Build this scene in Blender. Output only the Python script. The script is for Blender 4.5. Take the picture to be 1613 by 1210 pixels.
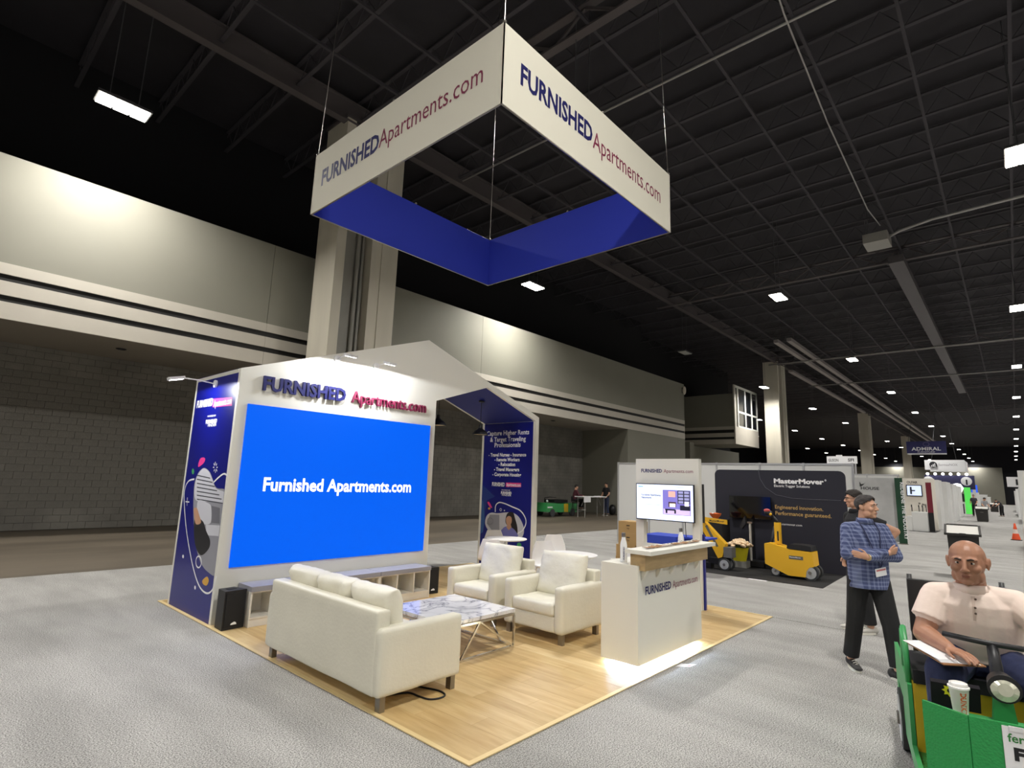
import bpy, bmesh, math, random
from mathutils import Vector, Matrix, noise

scene = bpy.context.scene
for o in list(bpy.data.objects):
    bpy.data.objects.remove(o, do_unlink=True)
COL = scene.collection
random.seed(7)

# ---------------------------------------------------------------- camera
RR = Matrix(((0.66672164, -0.74456382, 0.03327136),
             (0.15026904, 0.09056627, -0.98448817),
             (0.73000101, 0.66137922, 0.17226738)))
FPX, EYE = 868.7, Vector((0, 0, 1.81))
cam = bpy.data.cameras.new('camera')
cam.sensor_fit = 'HORIZONTAL'; cam.sensor_width = 36.0
cam.lens = FPX / 1613 * 36.0
cam.clip_start = 0.05; cam.clip_end = 600
camo = bpy.data.objects.new('camera', cam); COL.objects.link(camo)
right, up, back = Vector(RR[0]), -Vector(RR[1]), -Vector(RR[2])
camo.matrix_world = Matrix(((right.x, up.x, back.x, EYE.x), (right.y, up.y, back.y, EYE.y),
                            (right.z, up.z, back.z, EYE.z), (0, 0, 0, 1)))
scene.camera = camo

# ---------------------------------------------------------------- world, exposure
w = bpy.data.worlds.new('world'); scene.world = w
w.use_nodes = True
w.node_tree.nodes['Background'].inputs[0].default_value = (0.010, 0.011, 0.013, 1)
w.node_tree.nodes['Background'].inputs[1].default_value = 1.0
scene.view_settings.view_transform = 'Standard'
scene.view_settings.look = 'None'
scene.view_settings.gamma = 1.0
scene.view_settings.use_curve_mapping = False
scene.view_settings.exposure = 0.0
LAMP_W = 510.0          # each high-bay lamp

# ---------------------------------------------------------------- helpers
def lin(c):
    return tuple((v / 12.92 if v <= 0.04045 else ((v + 0.055) / 1.055) ** 2.4) for v in c)

def rgb(r, g, b):
    return lin((r / 255, g / 255, b / 255))

MATS = {}
def mat(name, col, rough=0.5, metal=0.0, emit=0.0, noise_s=0.0, amt=0.0, bump_s=0.0, bump=0.0,
        col2=None, spec=0.5, alpha=1.0, trans=0.0, detail=4.0, stretch=None, coat=0.0):
    if name in MATS:
        return MATS[name]
    m = bpy.data.materials.new(name); m.use_nodes = True
    nt = m.node_tree; b = nt.nodes['Principled BSDF']
    c = (*col, 1)
    b.inputs['Base Color'].default_value = c
    b.inputs['Roughness'].default_value = rough
    b.inputs['Metallic'].default_value = metal
    b.inputs['Specular IOR Level'].default_value = spec
    if coat: b.inputs['Coat Weight'].default_value = coat
    if trans: b.inputs['Transmission Weight'].default_value = trans
    if emit:
        b.inputs['Emission Color'].default_value = c
        b.inputs['Emission Strength'].default_value = emit
    if noise_s or bump_s:
        tc = nt.nodes.new('ShaderNodeTexCoord')
        src = tc.outputs['Object']
        if stretch:
            mp = nt.nodes.new('ShaderNodeMapping'); mp.inputs['Scale'].default_value = stretch
            nt.links.new(src, mp.inputs['Vector']); src = mp.outputs['Vector']
    if noise_s:
        n = nt.nodes.new('ShaderNodeTexNoise'); n.inputs['Scale'].default_value = noise_s
        n.inputs['Detail'].default_value = detail
        nt.links.new(src, n.inputs['Vector'])
        r = nt.nodes.new('ShaderNodeValToRGB')
        r.color_ramp.elements[0].position = 0.3; r.color_ramp.elements[1].position = 0.7
        d = col2 if col2 else tuple(v * (1 - amt) for v in col)
        r.color_ramp.elements[0].color = (*d, 1); r.color_ramp.elements[1].color = c
        nt.links.new(n.outputs['Fac'], r.inputs['Fac'])
        nt.links.new(r.outputs['Color'], b.inputs['Base Color'])
    if bump_s:
        n2 = nt.nodes.new('ShaderNodeTexNoise'); n2.inputs['Scale'].default_value = bump_s
        n2.inputs['Detail'].default_value = 3
        nt.links.new(src, n2.inputs['Vector'])
        bp = nt.nodes.new('ShaderNodeBump'); bp.inputs['Strength'].default_value = bump
        bp.inputs['Distance'].default_value = 0.02
        nt.links.new(n2.outputs['Fac'], bp.inputs['Height'])
        nt.links.new(bp.outputs['Normal'], b.inputs['Normal'])
    MATS[name] = m
    return m

def tag(o, label=None, cat=None, group=None, kind=None):
    if label: o['label'] = label
    if cat: o['category'] = cat
    if group: o['group'] = group
    if kind: o['kind'] = kind
    return o

def thing(name, label, cat, loc=(0, 0, 0), rz=0.0, group=None):
    o = bpy.data.objects.new(name, None); COL.objects.link(o)
    o.location = loc; o.rotation_euler = (0, 0, rz); o.empty_display_size = 0.2
    return tag(o, label, cat, group)

def mw(o):
    return Matrix.Translation(o.location) @ o.rotation_euler.to_matrix().to_4x4()

def link(name, me, m, parent=None, world=False, smooth=None):
    o = bpy.data.objects.new(name, me); COL.objects.link(o)
    if m is not None:
        me.materials.clear(); me.materials.append(m)
    if parent is not None:
        o.parent = parent
        if world:
            p = mw(parent)
            if parent.parent: p = mw(parent.parent) @ p
            o.matrix_parent_inverse = p.inverted()
    if smooth:
        for p in me.polygons: p.use_smooth = True
        if smooth is not True:
            me.set_sharp_from_angle(angle=smooth)
    return o

def obj(name, bm, m, parent=None, world=False, smooth=None, bevel=0.0, seg=2):
    if bevel:
        es = [e for e in bm.edges if len(e.link_faces) == 2 and e.calc_face_angle(0) > 0.6]
        bmesh.ops.bevel(bm, geom=es, offset=bevel, segments=seg, profile=0.5, affect='EDGES', clamp_overlap=True)
    bmesh.ops.recalc_face_normals(bm, faces=bm.faces)
    me = bpy.data.meshes.new(name); bm.to_mesh(me); bm.free()
    return link(name, me, m, parent, world, smooth)

def NB():
    return bmesh.new()

def box(bm, x0, x1, y0, y1, z0, z1):
    v = [bm.verts.new(p) for p in ((x0, y0, z0), (x1, y0, z0), (x1, y1, z0), (x0, y1, z0),
                                   (x0, y0, z1), (x1, y0, z1), (x1, y1, z1), (x0, y1, z1))]
    for f in ((3, 2, 1, 0), (4, 5, 6, 7), (0, 1, 5, 4), (1, 2, 6, 5), (2, 3, 7, 6), (3, 0, 4, 7)):
        bm.faces.new([v[i] for i in f])
    return bm

def bx(*a):
    return box(NB(), *a)

def obox(bm, c, ax, ay, az):
    c, ax, ay, az = Vector(c), Vector(ax), Vector(ay), Vector(az)
    v = [bm.verts.new(c + sx * ax + sy * ay + sz * az) for sz in (-1, 1) for sx, sy in ((-1, -1), (1, -1), (1, 1), (-1, 1))]
    for f in ((3, 2, 1, 0), (4, 5, 6, 7), (0, 1, 5, 4), (1, 2, 6, 5), (2, 3, 7, 6), (3, 0, 4, 7)):
        bm.faces.new([v[i] for i in f])
    return bm

def basis(d):
    d = Vector(d).normalized()
    a = Vector((0, 0, 1)) if abs(d.z) < 0.9 else Vector((1, 0, 0))
    x = d.cross(a).normalized(); y = d.cross(x).normalized()
    return x, y, d

def cyl(bm, p0, p1, r0, r1=None, n=14, cap=True):
    r1 = r0 if r1 is None else r1
    p0, p1 = Vector(p0), Vector(p1)
    x, y, d = basis(p1 - p0)
    a = [bm.verts.new(p0 + (x * math.cos(t) + y * math.sin(t)) * r0) for t in [2 * math.pi * i / n for i in range(n)]]
    b = [bm.verts.new(p1 + (x * math.cos(t) + y * math.sin(t)) * r1) for t in [2 * math.pi * i / n for i in range(n)]]
    for i in range(n):
        bm.faces.new((a[i], a[(i + 1) % n], b[(i + 1) % n], b[i]))
    if cap:
        bm.faces.new(a[::-1]); bm.faces.new(b)
    return bm

def tube(bm, pts, r, n=8, closed=False):
    pts = [Vector(p) for p in pts]
    rings = []
    N = len(pts)
    px = None
    for i, p in enumerate(pts):
        if closed: d = pts[(i + 1) % N] - pts[i - 1]
        else: d = pts[min(i + 1, N - 1)] - pts[max(i - 1, 0)]
        d.normalize()
        if px is None:
            x, y, _ = basis(d)
        else:
            x = (px - d * px.dot(d)).normalized(); y = d.cross(x)
        px = x
        rr = r[i] if isinstance(r, (list, tuple)) else r
        rings.append([bm.verts.new(p + (x * math.cos(t) + y * math.sin(t)) * rr) for t in [2 * math.pi * k / n for k in range(n)]])
    for i in range(N if closed else N - 1):
        a, b = rings[i], rings[(i + 1) % N]
        for k in range(n):
            bm.faces.new((a[k], a[(k + 1) % n], b[(k + 1) % n], b[k]))
    if not closed:
        bm.faces.new(rings[0][::-1]); bm.faces.new(rings[-1])
    return bm

def bar(bm, p0, p1, w, h, upv=(0, 0, 1)):
    p0, p1 = Vector(p0), Vector(p1)
    d = (p1 - p0); L = d.length; d.normalize()
    u = Vector(upv); x = d.cross(u)
    if x.length < 1e-4: x = d.cross(Vector((1, 0, 0)))
    x.normalize(); y = x.cross(d)
    return obox(bm, (p0 + p1) / 2, d * L / 2, x * w / 2, y * h / 2)

def prism(bm, poly, f0, f1):
    """poly: list of 2d points; f0, f1 map a 2d point to 3d for the two caps"""
    a = [bm.verts.new(f0(p)) for p in poly]; b = [bm.verts.new(f1(p)) for p in poly]
    n = len(poly)
    bm.faces.new(a); bm.faces.new(b[::-1])
    for i in range(n):
        bm.faces.new((a[i], b[i], b[(i + 1) % n], a[(i + 1) % n]))
    return bm

def prism_y(poly, y0, y1):      # poly in (x, z)
    return prism(NB(), poly, lambda p: (p[0], y0, p[1]), lambda p: (p[0], y1, p[1]))

def prism_x(poly, x0, x1):      # poly in (y, z)
    return prism(NB(), poly, lambda p: (x0, p[0], p[1]), lambda p: (x1, p[0], p[1]))

def prism_z(poly, z0, z1):
    return prism(NB(), poly, lambda p: (p[0], p[1], z0), lambda p: (p[0], p[1], z1))

def lathe(bm, prof, c=(0, 0, 0), n=24):
    rings = []
    c = Vector(c)
    for r, z in prof:
        if r < 1e-5: rings.append([bm.verts.new(c + Vector((0, 0, z)))])
        else: rings.append([bm.verts.new(c + Vector((r * math.cos(t), r * math.sin(t), z))) for t in [2 * math.pi * k / n for k in range(n)]])
    for a, b in zip(rings, rings[1:]):
        for k in range(n):
            k2 = (k + 1) % n
            if len(a) == 1 and len(b) == 1: break
            if len(a) == 1: bm.faces.new((a[0], b[k], b[k2]))
            elif len(b) == 1: bm.faces.new((a[k], a[k2], b[0]))
            else: bm.faces.new((a[k], a[k2], b[k2], b[k]))
    return bm

def ball(bm, c, r, n=12, m=8, rot=None):
    c = Vector(c); r = Vector(r) if hasattr(r, '__len__') else Vector((r, r, r))
    rings = []
    for j in range(m + 1):
        ph = math.pi * j / m
        if j in (0, m):
            p = Vector((0, 0, r.z * math.cos(ph)))
            if rot: p = rot @ p
            rings.append([bm.verts.new(c + p)])
        else:
            ring = []
            for k in range(n):
                t = 2 * math.pi * k / n
                p = Vector((r.x * math.sin(ph) * math.cos(t), r.y * math.sin(ph) * math.sin(t), r.z * math.cos(ph)))
                if rot: p = rot @ p
                ring.append(bm.verts.new(c + p))
            rings.append(ring)
    for a, b in zip(rings, rings[1:]):
        for k in range(n):
            k2 = (k + 1) % n
            if len(a) == 1: bm.faces.new((a[0], b[k], b[k2]))
            elif len(b) == 1: bm.faces.new((a[k], b[0], a[k2]))
            else: bm.faces.new((a[k], b[k], b[k2], a[k2]))
    return bm

def struct(name, bm, m, parent=None, **k):
    o = obj(name, bm, m, parent, **k)
    if parent is None: o['kind'] = 'structure'
    return o

def copy_tree(o, parent=None):
    c = o.copy(); COL.objects.link(c); c.parent = parent
    for ch in o.children:
        copy_tree(ch, c)
    return c

def ray(u, v):
    d = Vector(((u - 806.5) / FPX, (v - 605) / FPX, 1))
    return RR.transposed() @ d
def on(u, v, ax, val):        # where the sight line of a measured point meets a real plane
    d = ray(u, v); t = (val - EYE[ax]) / d[ax]
    return EYE + d * t

TXT = {}
def text_mesh(body, bold=0.0, depth=0.0, shear=0.0, space=1.0, line=1.0, align='LEFT'):
    cu = bpy.data.curves.new('lettering', 'FONT')
    cu.body = body; cu.size = 1.0; cu.offset = bold; cu.extrude = depth
    cu.resolution_u = 2; cu.shear = shear; cu.space_character = space; cu.space_line = line; cu.align_x = align
    o = bpy.data.objects.new('lettering_curve', cu); COL.objects.link(o)
    dg = bpy.context.evaluated_depsgraph_get()
    me = bpy.data.meshes.new_from_object(o.evaluated_get(dg))
    bpy.data.objects.remove(o, do_unlink=True); bpy.data.curves.remove(cu)
    return me

def place_text(name, body, m, origin, rv, uv, width, height, parent=None, bold=0.02, depth=0.0, lift=0.002, world=True, shear=0.0, space=1.0, base_only=False, split=False):
    """fit the lettering into width x height (its own bounding box), lower left corner at origin"""
    rv, uv = Vector(rv).normalized(), Vector(uv).normalized(); nv = rv.cross(uv)
    def put(me, x0, y0, sx, sy):
        for v in me.vertices:
            c = v.co
            v.co = Vector(origin) + rv * ((c.x - x0) * sx) + uv * ((c.y - y0) * sy) + nv * (lift + (c.z + dep) * 1.0)
    dep = depth
    me = text_mesh(body, bold, depth, shear, space)
    xs = [v.co.x for v in me.vertices]; ys = [v.co.y for v in me.vertices]
    x0, x1, y0, y1 = min(xs), max(xs), min(ys), max(ys)
    if base_only: y0, y1 = 0.0, 0.69
    sx, sy = width / (x1 - x0), height / (y1 - y0)
    if not split:
        put(me, x0, y0, sx, sy)
        return link(name, me, m, parent, world)
    out = []
    for i, ch in enumerate(body):
        if ch == ' ': continue
        pre = text_mesh(body[:i + 1], bold, depth, shear, space); mx = max(v.co.x for v in pre.vertices)
        bpy.data.meshes.remove(pre)
        one = text_mesh(ch, bold, depth, shear, space); mx1 = max(v.co.x for v in one.vertices)
        put(one, x0 - (mx - mx1), y0, sx, sy)
        out.append(link('letter', one, m, parent, world))
    return out

def poly_flat(name, pts3, m, parent=None, world=True, thick=0.0, nv=None):
    bm = NB(); v = [bm.verts.new(p) for p in pts3]; bm.faces.new(v)
    me = bpy.data.meshes.new(name); bm.to_mesh(me); bm.free()
    return link(name, me, m, parent, world)

# ---------------------------------------------------------------- materials
WHITE = mat('white_laminate', rgb(226, 224, 214), 0.45)
WHITE2 = mat('white_panel', rgb(222, 222, 220), 0.5)
NAVY = mat('navy_print', rgb(8, 17, 120), 0.35)
BLUE = mat('blue_fabric', rgb(34, 52, 170), 0.7)
BLACK = mat('black_plastic', rgb(22, 22, 25), 0.45)
DARK = mat('dark_metal', rgb(48, 48, 52), 0.5, 0.3)
CHROME = mat('chrome', rgb(215, 215, 215), 0.12, 1.0)
STEEL = mat('brushed_steel', rgb(150, 145, 138), 0.35, 1.0)
RED = mat('raspberry_letters', rgb(132, 34, 72), 0.5)
NAVYL = mat('navy_letters', rgb(24, 26, 95), 0.5)
PRINT_W = mat('white_print', rgb(238, 238, 240), 0.5)
PINK = mat('pink_print', rgb(225, 60, 140), 0.5)
LEATHER = mat('white_leather', rgb(226, 222, 205), 0.42, noise_s=3, amt=0.06, bump_s=35, bump=0.12)
LEATHER2 = mat('white_leather_cushion', rgb(228, 224, 208), 0.42, bump_s=14, bump=0.35)

# ---------------------------------------------------------------- the hall
CONC = mat('concrete', rgb(112, 102, 88), 0.55, noise_s=0.55, amt=0.5, detail=8, bump_s=5, bump=0.08, stretch=(0.35, 1.3, 1))
struct('floor', bx(-26, 190, -46, 60, -0.3, -0.012), CONC)
m = mat('grey_carpet', rgb(158, 158, 158), 0.95, spec=0.1)
nt = m.node_tree; b = nt.nodes['Principled BSDF']
tc = nt.nodes.new('ShaderNodeTexCoord')
n1 = nt.nodes.new('ShaderNodeTexNoise'); n1.inputs['Scale'].default_value = 105; n1.inputs['Detail'].default_value = 3
n2 = nt.nodes.new('ShaderNodeTexNoise'); n2.inputs['Scale'].default_value = 0.7; n2.inputs['Detail'].default_value = 4
nt.links.new(tc.outputs['Object'], n1.inputs['Vector'])
mp = nt.nodes.new('ShaderNodeMapping'); mp.inputs['Scale'].default_value = (3.4, 1.0, 1)
nt.links.new(tc.outputs['Object'], mp.inputs['Vector']); nt.links.new(mp.outputs['Vector'], n2.inputs['Vector'])
r1 = nt.nodes.new('ShaderNodeValToRGB'); r1.color_ramp.elements[0].position = 0.36; r1.color_ramp.elements[1].position = 0.64
r1.color_ramp.elements[0].color = (*rgb(112, 111, 109), 1); r1.color_ramp.elements[1].color = (*rgb(200, 198, 194), 1)
r2 = nt.nodes.new('ShaderNodeValToRGB'); r2.color_ramp.elements[0].position = 0.35; r2.color_ramp.elements[1].position = 0.65
r2.color_ramp.elements[0].color = (0.80, 0.80, 0.80, 1); r2.color_ramp.elements[1].color = (1, 1, 1, 1)
mx = nt.nodes.new('ShaderNodeMixRGB'); mx.blend_type = 'MULTIPLY'; mx.inputs[0].default_value = 1
nt.links.new(n1.outputs['Fac'], r1.inputs['Fac']); nt.links.new(n2.outputs['Fac'], r2.inputs['Fac'])
nt.links.new(r1.outputs['Color'], mx.inputs[1]); nt.links.new(r2.outputs['Color'], mx.inputs[2])
nt.links.new(mx.outputs['Color'], b.inputs['Base Color'])
bp = nt.nodes.new('ShaderNodeBump'); bp.inputs['Strength'].default_value = 0.08; bp.inputs['Distance'].default_value = 0.006
nt.links.new(n1.outputs['Fac'], bp.inputs['Height']); nt.links.new(bp.outputs['Normal'], b.inputs['Normal'])
CARPET = m
struct('floor_carpet', bx(-26, 8.775, -30, 12.15, -0.011, 0.0), CARPET)
struct('floor_carpet', bx(8.79, 178, -30, 12.15, -0.011, 0.0), CARPET)

GREYW = mat('painted_wall', rgb(136, 134, 122), 0.7, noise_s=0.6, amt=0.06)
PALEW = mat('painted_band', rgb(196, 190, 178), 0.6, noise_s=2, amt=0.05)
BANDB = mat('black_band', rgb(26, 25, 24), 0.6)
SOFF = mat('soffit_plaster', rgb(150, 143, 132), 0.8)
BLOCK = mat('concrete_block', rgb(140, 137, 130), 0.85, noise_s=1.1, amt=0.35, detail=6, bump_s=30, bump=0.3)
MORTAR = mat('mortar', rgb(88, 86, 80), 0.9)

# recess back wall of blocks
wb = struct('wall_back', bx(-26, 29.6, 20.53, 20.8, 0, 5.3), MORTAR)
bwid, bh = 0.40, 0.20
cells = []
for r in range(26):
    z0 = r * bh
    if z0 > 5.16: break
    x = -25.9 + (0.2 if r % 2 else 0)
    while x < 29.55:
        cells.append((x, z0)); x += bwid
def near(c):
    q = RR @ (Vector((c[0] + .2, 20.5, c[1] + .1)) - EYE)
    u = 806.5 + FPX * q.x / q.z if q.z > 0 else -999
    return u
vis = [c for c in cells if 0 <= near(c) <= 285 and 0.4 < c[1] < 4.4]
vis.sort(key=lambda c: abs(c[1] - 2.2)); vis = vis[:300]
vs = set(vis)
bm = NB()
for i, c in enumerate(cells):
    if c in vs: continue
    dy = random.uniform(0, 0.006)
    box(bm, c[0] + .004, min(c[0] + bwid - .004, 29.6), 20.5 + dy, 20.54, c[1] + .004, min(c[1] + bh - .004, 5.3))
o = obj('block_field', bm, BLOCK, wb); o['kind'] = 'stuff'
proto_b = []
for k in range(4):
    bm = bx(.004, bwid - .004, k * 0.0025, .04, .004, bh - .004)
    me = bpy.data.meshes.new('block'); bmesh.ops.recalc_face_normals(bm, faces=bm.faces); bm.to_mesh(me); bm.free()
    me.materials.append(BLOCK); proto_b.append(me)
for c in vis:
    o = bpy.data.objects.new('block', random.choice(proto_b)); COL.objects.link(o)
    o.location = (c[0], 20.5, c[1]); o.parent = wb
# side wall of the recess and the pier beyond it
struct('wall_recess', bx(29.6, 37.55, 17.2, 20.8, 0, 5.13), GREYW)
struct('ceiling_soffit', bx(-26, 29.6, 17.22, 20.6, 5.135, 5.25), SOFF)
# bulkhead: upper panels and bands
bh_ = struct('wall_bulkhead', bx(-26, 37.5, 17.24, 17.6, 5.16, 9.08), GREYW)
js = [-26, -12.2, -2.6, 7.3, 16.9, 26.5, 37.55]
for a, c in zip(js, js[1:]):
    obj('upper_panel', bx(a + .006, c - .006, 17.20, 17.25, 6.454, 9.09), GREYW, bh_)
    for z0, z1, mm, dy in ((6.19, 6.454, PALEW, 0.0), (5.69, 6.026, PALEW, 0.0), (5.13, 5.535, PALEW, 0.0)):
        obj('pale_band', bx(a + .003, c - .003, 17.185 + dy, 17.245, z0, z1), mm, bh_)
obj('dark_band', bx(-26, 37.55, 17.222, 17.245, 6.026, 6.19), BANDB, bh_)
obj('dark_band', bx(-26, 37.55, 17.222, 17.245, 5.535, 5.69), BANDB, bh_)
obj('end_face', bx(37.5, 37.56, 17.2, 22, 5.13, 9.09), GREYW, bh_)
# recessed downlights in the soffit
for x, y in ((3.9, 18.6), (7.5, 18.6), (24.0, 18.6)):
    bm = NB(); lathe(bm, [(0.13, 0), (0.13, -.02), (0.10, -.025), (0.095, -.005), (0, -.005)], (x, y, 5.135), 16)
    tag(obj('recessed_downlight', bm, DARK), 'unlit recessed downlight in the soffit under the striped bulkhead', 'light', 'recessed soffit downlights')
t = thing('wall_light', 'small oval white light on the end of the striped bulkhead', 'light', (37.3, 17.2, 8.6))
obj('backplate', bx(-.1, .1, -.03, .0, -.2, .2), DARK, t)
obj('globe', ball(NB(), (0, -.14, 0), (.14, .13, .3), 16, 12), mat('opal_globe', rgb(214, 206, 192), .4), t, smooth=True)
# alcove wall beyond, box with the lit window
struct('wall_alcove', bx(37.5, 47.5, 22.0, 22.3, 0, 9.3), GREYW)
struct('wall_upper', bx(36, 60, 22.4, 22.6, 5.5, 14.4), mat('black_paint', rgb(14, 14, 18), .9))
wf = struct('wall_far', bx(47.5, 53.2, 17.3, 22.3, 5.55, 9.85), GREYW)
for z0, z1, mm, pr in ((6.72, 7.0, PALEW, .03), (6.1, 6.45, PALEW, .03), (5.5, 5.9, PALEW, .03), (6.45, 6.72, BANDB, .01), (5.9, 6.1, BANDB, .01)):
    obj('band', bx(47.5 - pr, 47.52, 17.25, 22.0, z0, z1), mm, wf)
obj('lower_panel', bx(47.42, 53.2, 17.2, 17.31, 5.5, 7.0), PALEW, wf)
obj('corner_strip', bx(47.42, 47.75, 17.2, 17.31, 7.0, 10.6), PALEW, wf)
WINFR = mat('window_frame', rgb(235, 235, 228), 0.4)
GLASSD = mat('dark_glass', rgb(18, 22, 26), 0.06, spec=0.8)
wn = struct('window_1', bx(48.3, 53.2, 17.22, 17.3, 7.0, 7.12), WINFR)
for a in (48.3, 50.1, 51.7, 53.1):
    obj('mullion', bx(a - .09, a + .09, 17.2, 17.3, 7.0, 10.5), WINFR, wn)
obj('transom', bx(48.3, 53.2, 17.2, 17.3, 8.25, 8.4), WINFR, wn)
for a, c in ((48.39, 50.01), (50.19, 51.61), (51.79, 53.0)):
    for z0, z1 in ((7.12, 8.25), (8.4, 10.4)):
        obj('pane', bx(a, c, 17.25, 17.27, z0, z1), GLASSD, wn)
obj('head', bx(47.75, 53.2, 17.2, 17.3, 10.4, 10.6), WINFR, wn)
struct('wall_under', bx(47.5, 60, 21.5, 22.3, 0, 5.5), GREYW)
struct('trim_1', bx(44.6, 45.4, 20.0, 21.8, 0, 5.5), GREYW)

# ceiling: deck, joists, bridging, girders
DECK = mat('ceiling_deck', rgb(46, 44, 49), 0.9, noise_s=0.8, amt=0.3)
JOIST = mat('joist_steel', rgb(60, 57, 62), 0.8)
ce = struct('ceiling', bx(-26, 190, -46, 60, 14.3, 14.5), DECK)
me_j = bpy.data.meshes.new('joist'); bm = NB()
box(bm, -.06, .06, -46, 60, 0, .05); box(bm, -.06, .06, -46, 60, .75, .8)
for i in range(106):
    y = -46 + i
    bar(bm, (0, y, .05), (0, y + .5, .75), .018, .018, (1, 0, 0)); bar(bm, (0, y + .5, .75), (0, y + 1, .05), .018, .018, (1, 0, 0))
bmesh.ops.recalc_face_normals(bm, faces=bm.faces); bm.to_mesh(me_j); bm.free(); me_j.materials.append(JOIST)
for i in range(-15, 40):
    o = bpy.data.objects.new('joist', me_j); COL.objects.link(o)
    o.location = (13.2 + 2.22 * i, 0, 13.4); o.parent = ce
for i in range(-9, 7):
    obj('bridging', bx(-26, 120, 1.05 + 2.0 * i - .04, 1.05 + 2.0 * i + .04, 13.37, 13.45), JOIST, ce)
GIRD = mat('girder_steel', rgb(80, 74, 75), 0.7)
for y in (15.15, -16.0):
    bm = bx(-26, 180, y - .14, y + .14, 13.15, 13.2); box(bm, -26, 180, y - .03, y + .03, 13.2, 13.9); box(bm, -26, 180, y - .14, y + .14, 13.85, 13.9)
    obj('girder', bm, GIRD, ce)
for x in (-11.0, 10.0, 31.3, 52.5, 74, 95, 116):
    bm = bx(x - .12, x + .12, -46, 16, 12.95, 13.0); box(bm, x - .12, x + .12, -46, 16, 13.65, 13.7)
    for i in range(30):
        y = -46 + 2 * i
        bar(bm, (x, y, 13.0), (x, y + 1, 13.65), .07, .07, (1, 0, 0)); bar(bm, (x, y + 1, 13.65), (x, y + 2, 13.0), .07, .07, (1, 0, 0))
    obj('truss', bm, GIRD, ce)
# pipes and conduits under the ceiling
HOUSM = mat('rod_grey', rgb(90, 90, 92), .5)
PIPE = mat('grey_pipe', rgb(168, 166, 164), 0.5)
tag(obj('sprinkler_pipe', tube(NB(), [(13.28, 15, 13.3), (13.28, -15.5, 13.3)], .035), PIPE, smooth=True), 'long pale sprinkler pipe crossing the ceiling behind the hanging square sign', 'pipe')
tag(obj('ceiling_cable', tube(NB(), [(11.5, 3.05, 13.35), (13.0, 3.16, 13.3), (17.8, 3.3, 13.1), (24.4, 3.35, 12.9), (27, 3.3, 13.2)], .022), PIPE, smooth=True), 'thin pale cable sagging along the ceiling right of the sign', 'cable')
tag(obj('conduit_pipe', tube(NB(), [(26.95, 2.98, 12.6), (26.6, 2.6, 12.6), (26.4, 1.5, 12.7), (26.2, -1, 12.7), (26, -20, 12.7)], .06), PIPE, smooth=True), 'pale conduit running right from the small ceiling speaker box', 'pipe')
t = thing('speaker_box', 'small grey box hung under the ceiling at the end of a conduit', 'box', (26.95, 3.45, 12.3))
obj('case', bx(26.4, 27.5, 3.0, 3.9, 12.3, 12.7), mat('box_grey', rgb(150, 148, 142), .6), t, True, bevel=.03)
for x in (26.6, 27.3): obj('hanger_rod', cyl(NB(), (x, 3.8, 12.7), (x, 3.8, 14.3), .015, n=6), HOUSM, t, True)
tag(obj('sprinkler_pipe', tube(NB(), [(49.8, 15, 12.47), (49.8, -30, 12.47)], .06), PIPE, smooth=True), 'pale sprinkler pipe crossing the ceiling above the second column', 'pipe')
tag(obj('sprinkler_pipe', tube(NB(), [(62.5, 15, 12.47), (62.5, -30, 12.47)], .06), PIPE, smooth=True), 'pale sprinkler pipe crossing the far ceiling beyond the second column', 'pipe')
DUCTG = mat('duct_grey', rgb(150, 144, 142), .5)
def tray(x0, x1, y0, y1, z0, z1, label, m_, name='cable_tray'):
    t = thing(name, label, 'duct', ((x0 + x1) / 2, (y0 + y1) / 2, z0))
    obj('trough', bx(x0, x1, y0, y1, z0, z1), m_, t, True)
    x = x0 + 1.2
    while x < x1:
        obj('hanger_rod', cyl(NB(), (x, (y0 + y1) / 2, z1), (x, (y0 + y1) / 2, 14.3), .015, n=6), GIRD, t, True); x += 8.88
tray(42.8, 150, 12.14, 12.46, 12.6, 12.85, 'left of the pair of long grey ducts beside the far columns', DUCTG)
tray(42.8, 150, 11.24, 11.56, 12.6, 12.85, 'right of the pair of long grey ducts beside the far columns', DUCTG)
tray(54.8, 89, 14.4, 14.8, 12.65, 12.85, 'short grey duct running between the tops of the far columns', DUCTG)
tray(30.2, 75, 2.9, 3.5, 12.55, 12.9, 'broad dark duct along the ceiling above the aisle', mat('dark_duct', rgb(84, 80, 82), .6), 'air_duct')

# remaining walls of the hall
struct('wall_end', bx(185, 185.4, 1.9, 60, 0, 9.0), GREYW)
struct('wall_end', bx(185.5, 186, -46, 60, 0, 14.4), mat('dark_wall', rgb(34, 34, 40), .9))
struct('wall_right', bx(-26, 190, -46.3, -46, 0, 14.4), MATS['dark_wall'])
struct('wall_behind', bx(-26.3, -26, -46, 21, 0, 14.4), MATS['dark_wall'])
struct('wall_left', bx(53, 190, 59.7, 60, 0, 14.4), MATS['dark_wall'])
struct('wall_upper', bx(-26, 37.5, 20.6, 20.9, 9.0, 14.4), mat('black_paint', rgb(14, 14, 18), .9))

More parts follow.
